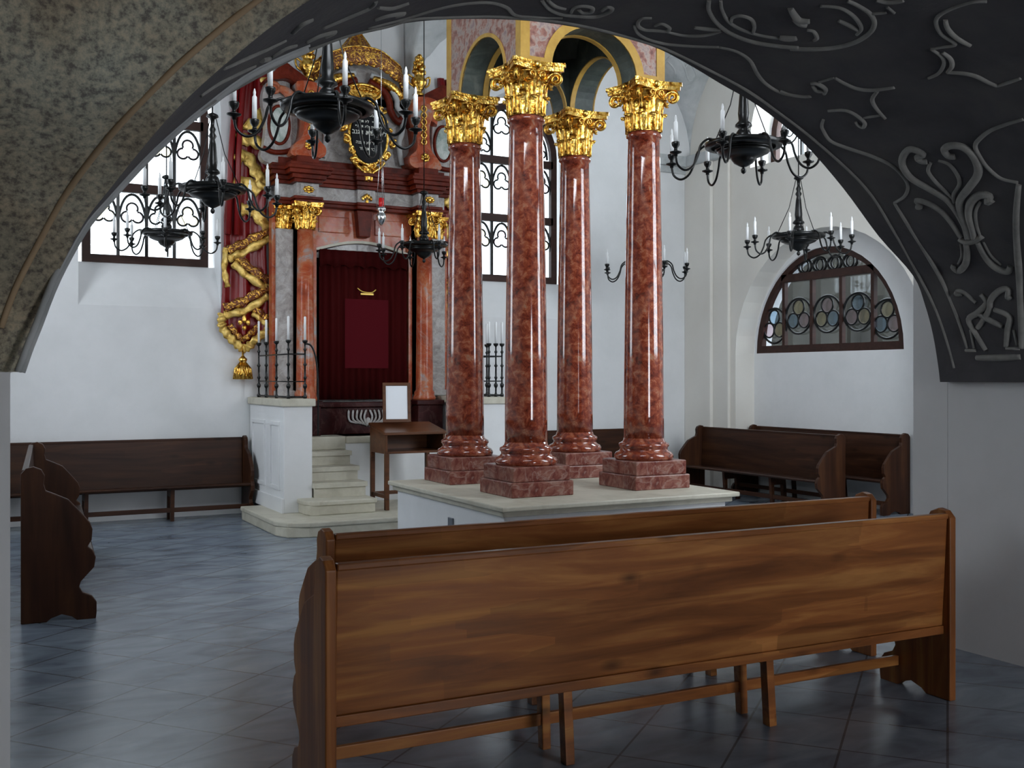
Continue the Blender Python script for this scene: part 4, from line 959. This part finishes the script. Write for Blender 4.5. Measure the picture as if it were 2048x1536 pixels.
# ------------------------------------------------------------------ chandeliers
def make_chandelier():
    r = empty('chandelier')
    MB().lathe([(.008, .63), (.045, .61), (.05, .595), (.018, .575), (.014, .52), (.028, .49), (.018, .465), (.034, .435), (.020, .41), (.028, .37), (.040, .22), (.034, .17), (.058, .145), (.060, .13), (.032, .115), (.050, .09), (.058, .065), (.050, .04), (.03, .02), (.034, 0), (.034, -.04)][::-1], seg=20).build('stem', 'iron', r)
    MB().tube([(0, 0, .6), (0, 0, 3.3)], .006, 6).build('hanging_rod', 'iron', r)
    mb = MB(); mb.lathe([(.225, -.020), (.268, -.016), (.274, .012), (.255, .020), (.215, .012), (.212, -.012), (.225, -.020)], seg=40)
    for k in range(8): a = k*PI/4; mb.tube([(.03*math.cos(a), .03*math.sin(a), .0), (.13*math.cos(a), .13*math.sin(a), .03), (.235*math.cos(a), .235*math.sin(a), .0)], .008, 6); mb.ring((.245*math.cos(a+.39), .245*math.sin(a+.39), .02), .022, .006, 'Z', 12, 5)
    mb.lathe([(.18, -.035), (.20, -.04), (.20, -.025), (.17, -.02), (.03, -.01)], seg=36); mb.build('ring', 'iron', r)
    MB().lathe([(.004, -.205), (.016, -.195), (.020, -.178), (.009, -.160), (.03, -.150), (.065, -.130), (.085, -.105), (.088, -.092), (.13, -.080), (.175, -.060), (.19, -.04), (.02, -.03)], seg=32).build('bowl', 'iron', r)
    for k in range(3):
        a = k*2*PI/3+.5; MB().tube([(.03*math.cos(a), .03*math.sin(a), .58), (.10*math.cos(a), .10*math.sin(a), .30), (.235*math.cos(a), .235*math.sin(a), .02)], .004, 5).build('chain', 'iron', r)
    ap = crom([(.20, 0, .0), (.27, 0, .025), (.335, 0, -.02), (.36, 0, -.10), (.40, 0, -.175), (.46, 0, -.205), (.515, 0, -.17), (.53, 0, -.10)], 5)
    ap2 = crom([(.20, 0, -.04), (.26, 0, -.03), (.31, 0, -.07), (.335, 0, -.14)], 5)
    mb = MB(); mb.tube(ap, .0085, 7)
    arm = None; cup = None; can = None
    for k in range(8):
        a = PI/8+k*PI/4
        if arm is None:
            arm = mb.build('arm', 'iron', r); arm.rotation_euler = (0, 0, a)
            m2 = MB().lathe([(.012, -.115), (.014, -.10), (.040, -.09), (.042, -.083), (.014, -.075), (.012, -.06), (.026, -.04), (.030, -.02), (.026, -.015)], (.53, 0, 0), 14)
            cup = m2.build('candle_cup', 'iron', arm)
            m3 = MB().lathe([(.0145, -.02), (.0145, .12), (.011, .125), (.007, .133), (.009, .148), (.003, .172)], (.53, 0, 0), 12); can = m3.build('candle', 'candle', arm)
        else:
            A = arm.copy(); COL.objects.link(A); A.rotation_euler = (0, 0, a)
            for ch in (cup, can): c = ch.copy(); COL.objects.link(c); c.parent = A
    return r
proto = make_chandelier()
G = 'black iron candle chandeliers'
CH = [(655, 215, 370, 'black iron chandelier in front of the ark\'s inscribed tablet, largest of the chandeliers', 3.17),
      (1487, 290, 305, 'black iron chandelier hanging right of the columns, just under the arch edge', 0),
      (425, 378, 262, 'black iron chandelier with wide ring in front of the red and gold hanging', 0),
      (333, 466, 200, 'small black iron chandelier in front of the left window', 0),
      (848, 490, 188, 'small black iron chandelier hanging beside the ark doorway, partly behind a column', 0),
      (1597, 472, 208, 'small black iron chandelier above the half-round window', 0),
      (1293, 528, 172, 'small black iron chandelier mostly hidden behind the rightmost red column', 0)]
zt = 3.15
for i, (px, py, w, lab, _) in enumerate(CH):
    o = proto if i == 0 else copy_tree(proto)
    zc = 1.08*FPX/w; f = zc; d = ray(px, py)
    p = d*f; o.location = (p.x, p.y, EYE+p.z); tag(o, lab, 'chandelier', G)
    o.rotation_euler = (0, 0, random.uniform(-.12, .12)-YAW)

# ------------------------------------------------------------------ world, lights
w = bpy.data.worlds.new('world'); S_.world = w; w.use_nodes = True
bg = w.node_tree.nodes['Background']; bg.inputs[0].default_value = (.84, .92, 1.0, 1); bg.inputs[1].default_value = 4.0
def portal(loc, rot, sx, sy):
    l = bpy.data.lights.new('window_portal', 'AREA'); l.shape = 'RECTANGLE'; l.size = sx; l.size_y = sy; l.cycles.is_portal = True
    o = bpy.data.objects.new('window_portal', l); COL.objects.link(o); o.location = loc; o.rotation_euler = rot
for a, b_ in WIN: portal(((a+b_)/2, YW+.44, 4.07), (-PI/2, 0, 0), 1.4, 2.5)
portal((XR+.6, 9.9, 2.57), (PI/2, 0, PI/2), 2.6, 1.4)
def added_daylight(loc, rot, sx, sy, power, col=(.86, .93, 1)):  # area lamps added outside the window openings to brighten the rooms
    l = bpy.data.lights.new('added_daylight', 'AREA'); l.shape = 'RECTANGLE'; l.size = sx; l.size_y = sy; l.energy = power; l.color = col
    o = bpy.data.objects.new('added_daylight', l); COL.objects.link(o); o.location = loc; o.rotation_euler = rot
added_daylight((XL-.42, 9.8, 3.5), (PI/2, 0, -PI/2), 1.8, 3.2, 75)
added_daylight((7.2, 4.12, 3.4), (PI/2, 0, 0), 2.2, 3.2, 215); added_daylight((2.5, 4.12, 4.5), (PI/2, 0, 0), 2.4, 1.1, 130)
added_daylight((XR+.66, 9.9, 5.06), (PI/2, 0, PI/2), 2.0, 1.4, 110)  # lamp added at the upper window to brighten the left arch soffit
added_daylight((4.1, -3.22, 1.85), (PI/2, 0, 0), 1.6, 2.2, 150, (.95, .96, 1))
vs = S_.view_settings; vs.view_transform = 'Standard'; vs.look = 'None'; vs.exposure = 0; vs.gamma = 1; vs.use_curve_mapping = False
S_.display_settings.display_device = 'sRGB'
S_.cycles.max_bounces = 10; S_.cycles.diffuse_bounces = 5; S_.cycles.use_denoising = True
S_.cycles.sample_clamp_indirect = 8
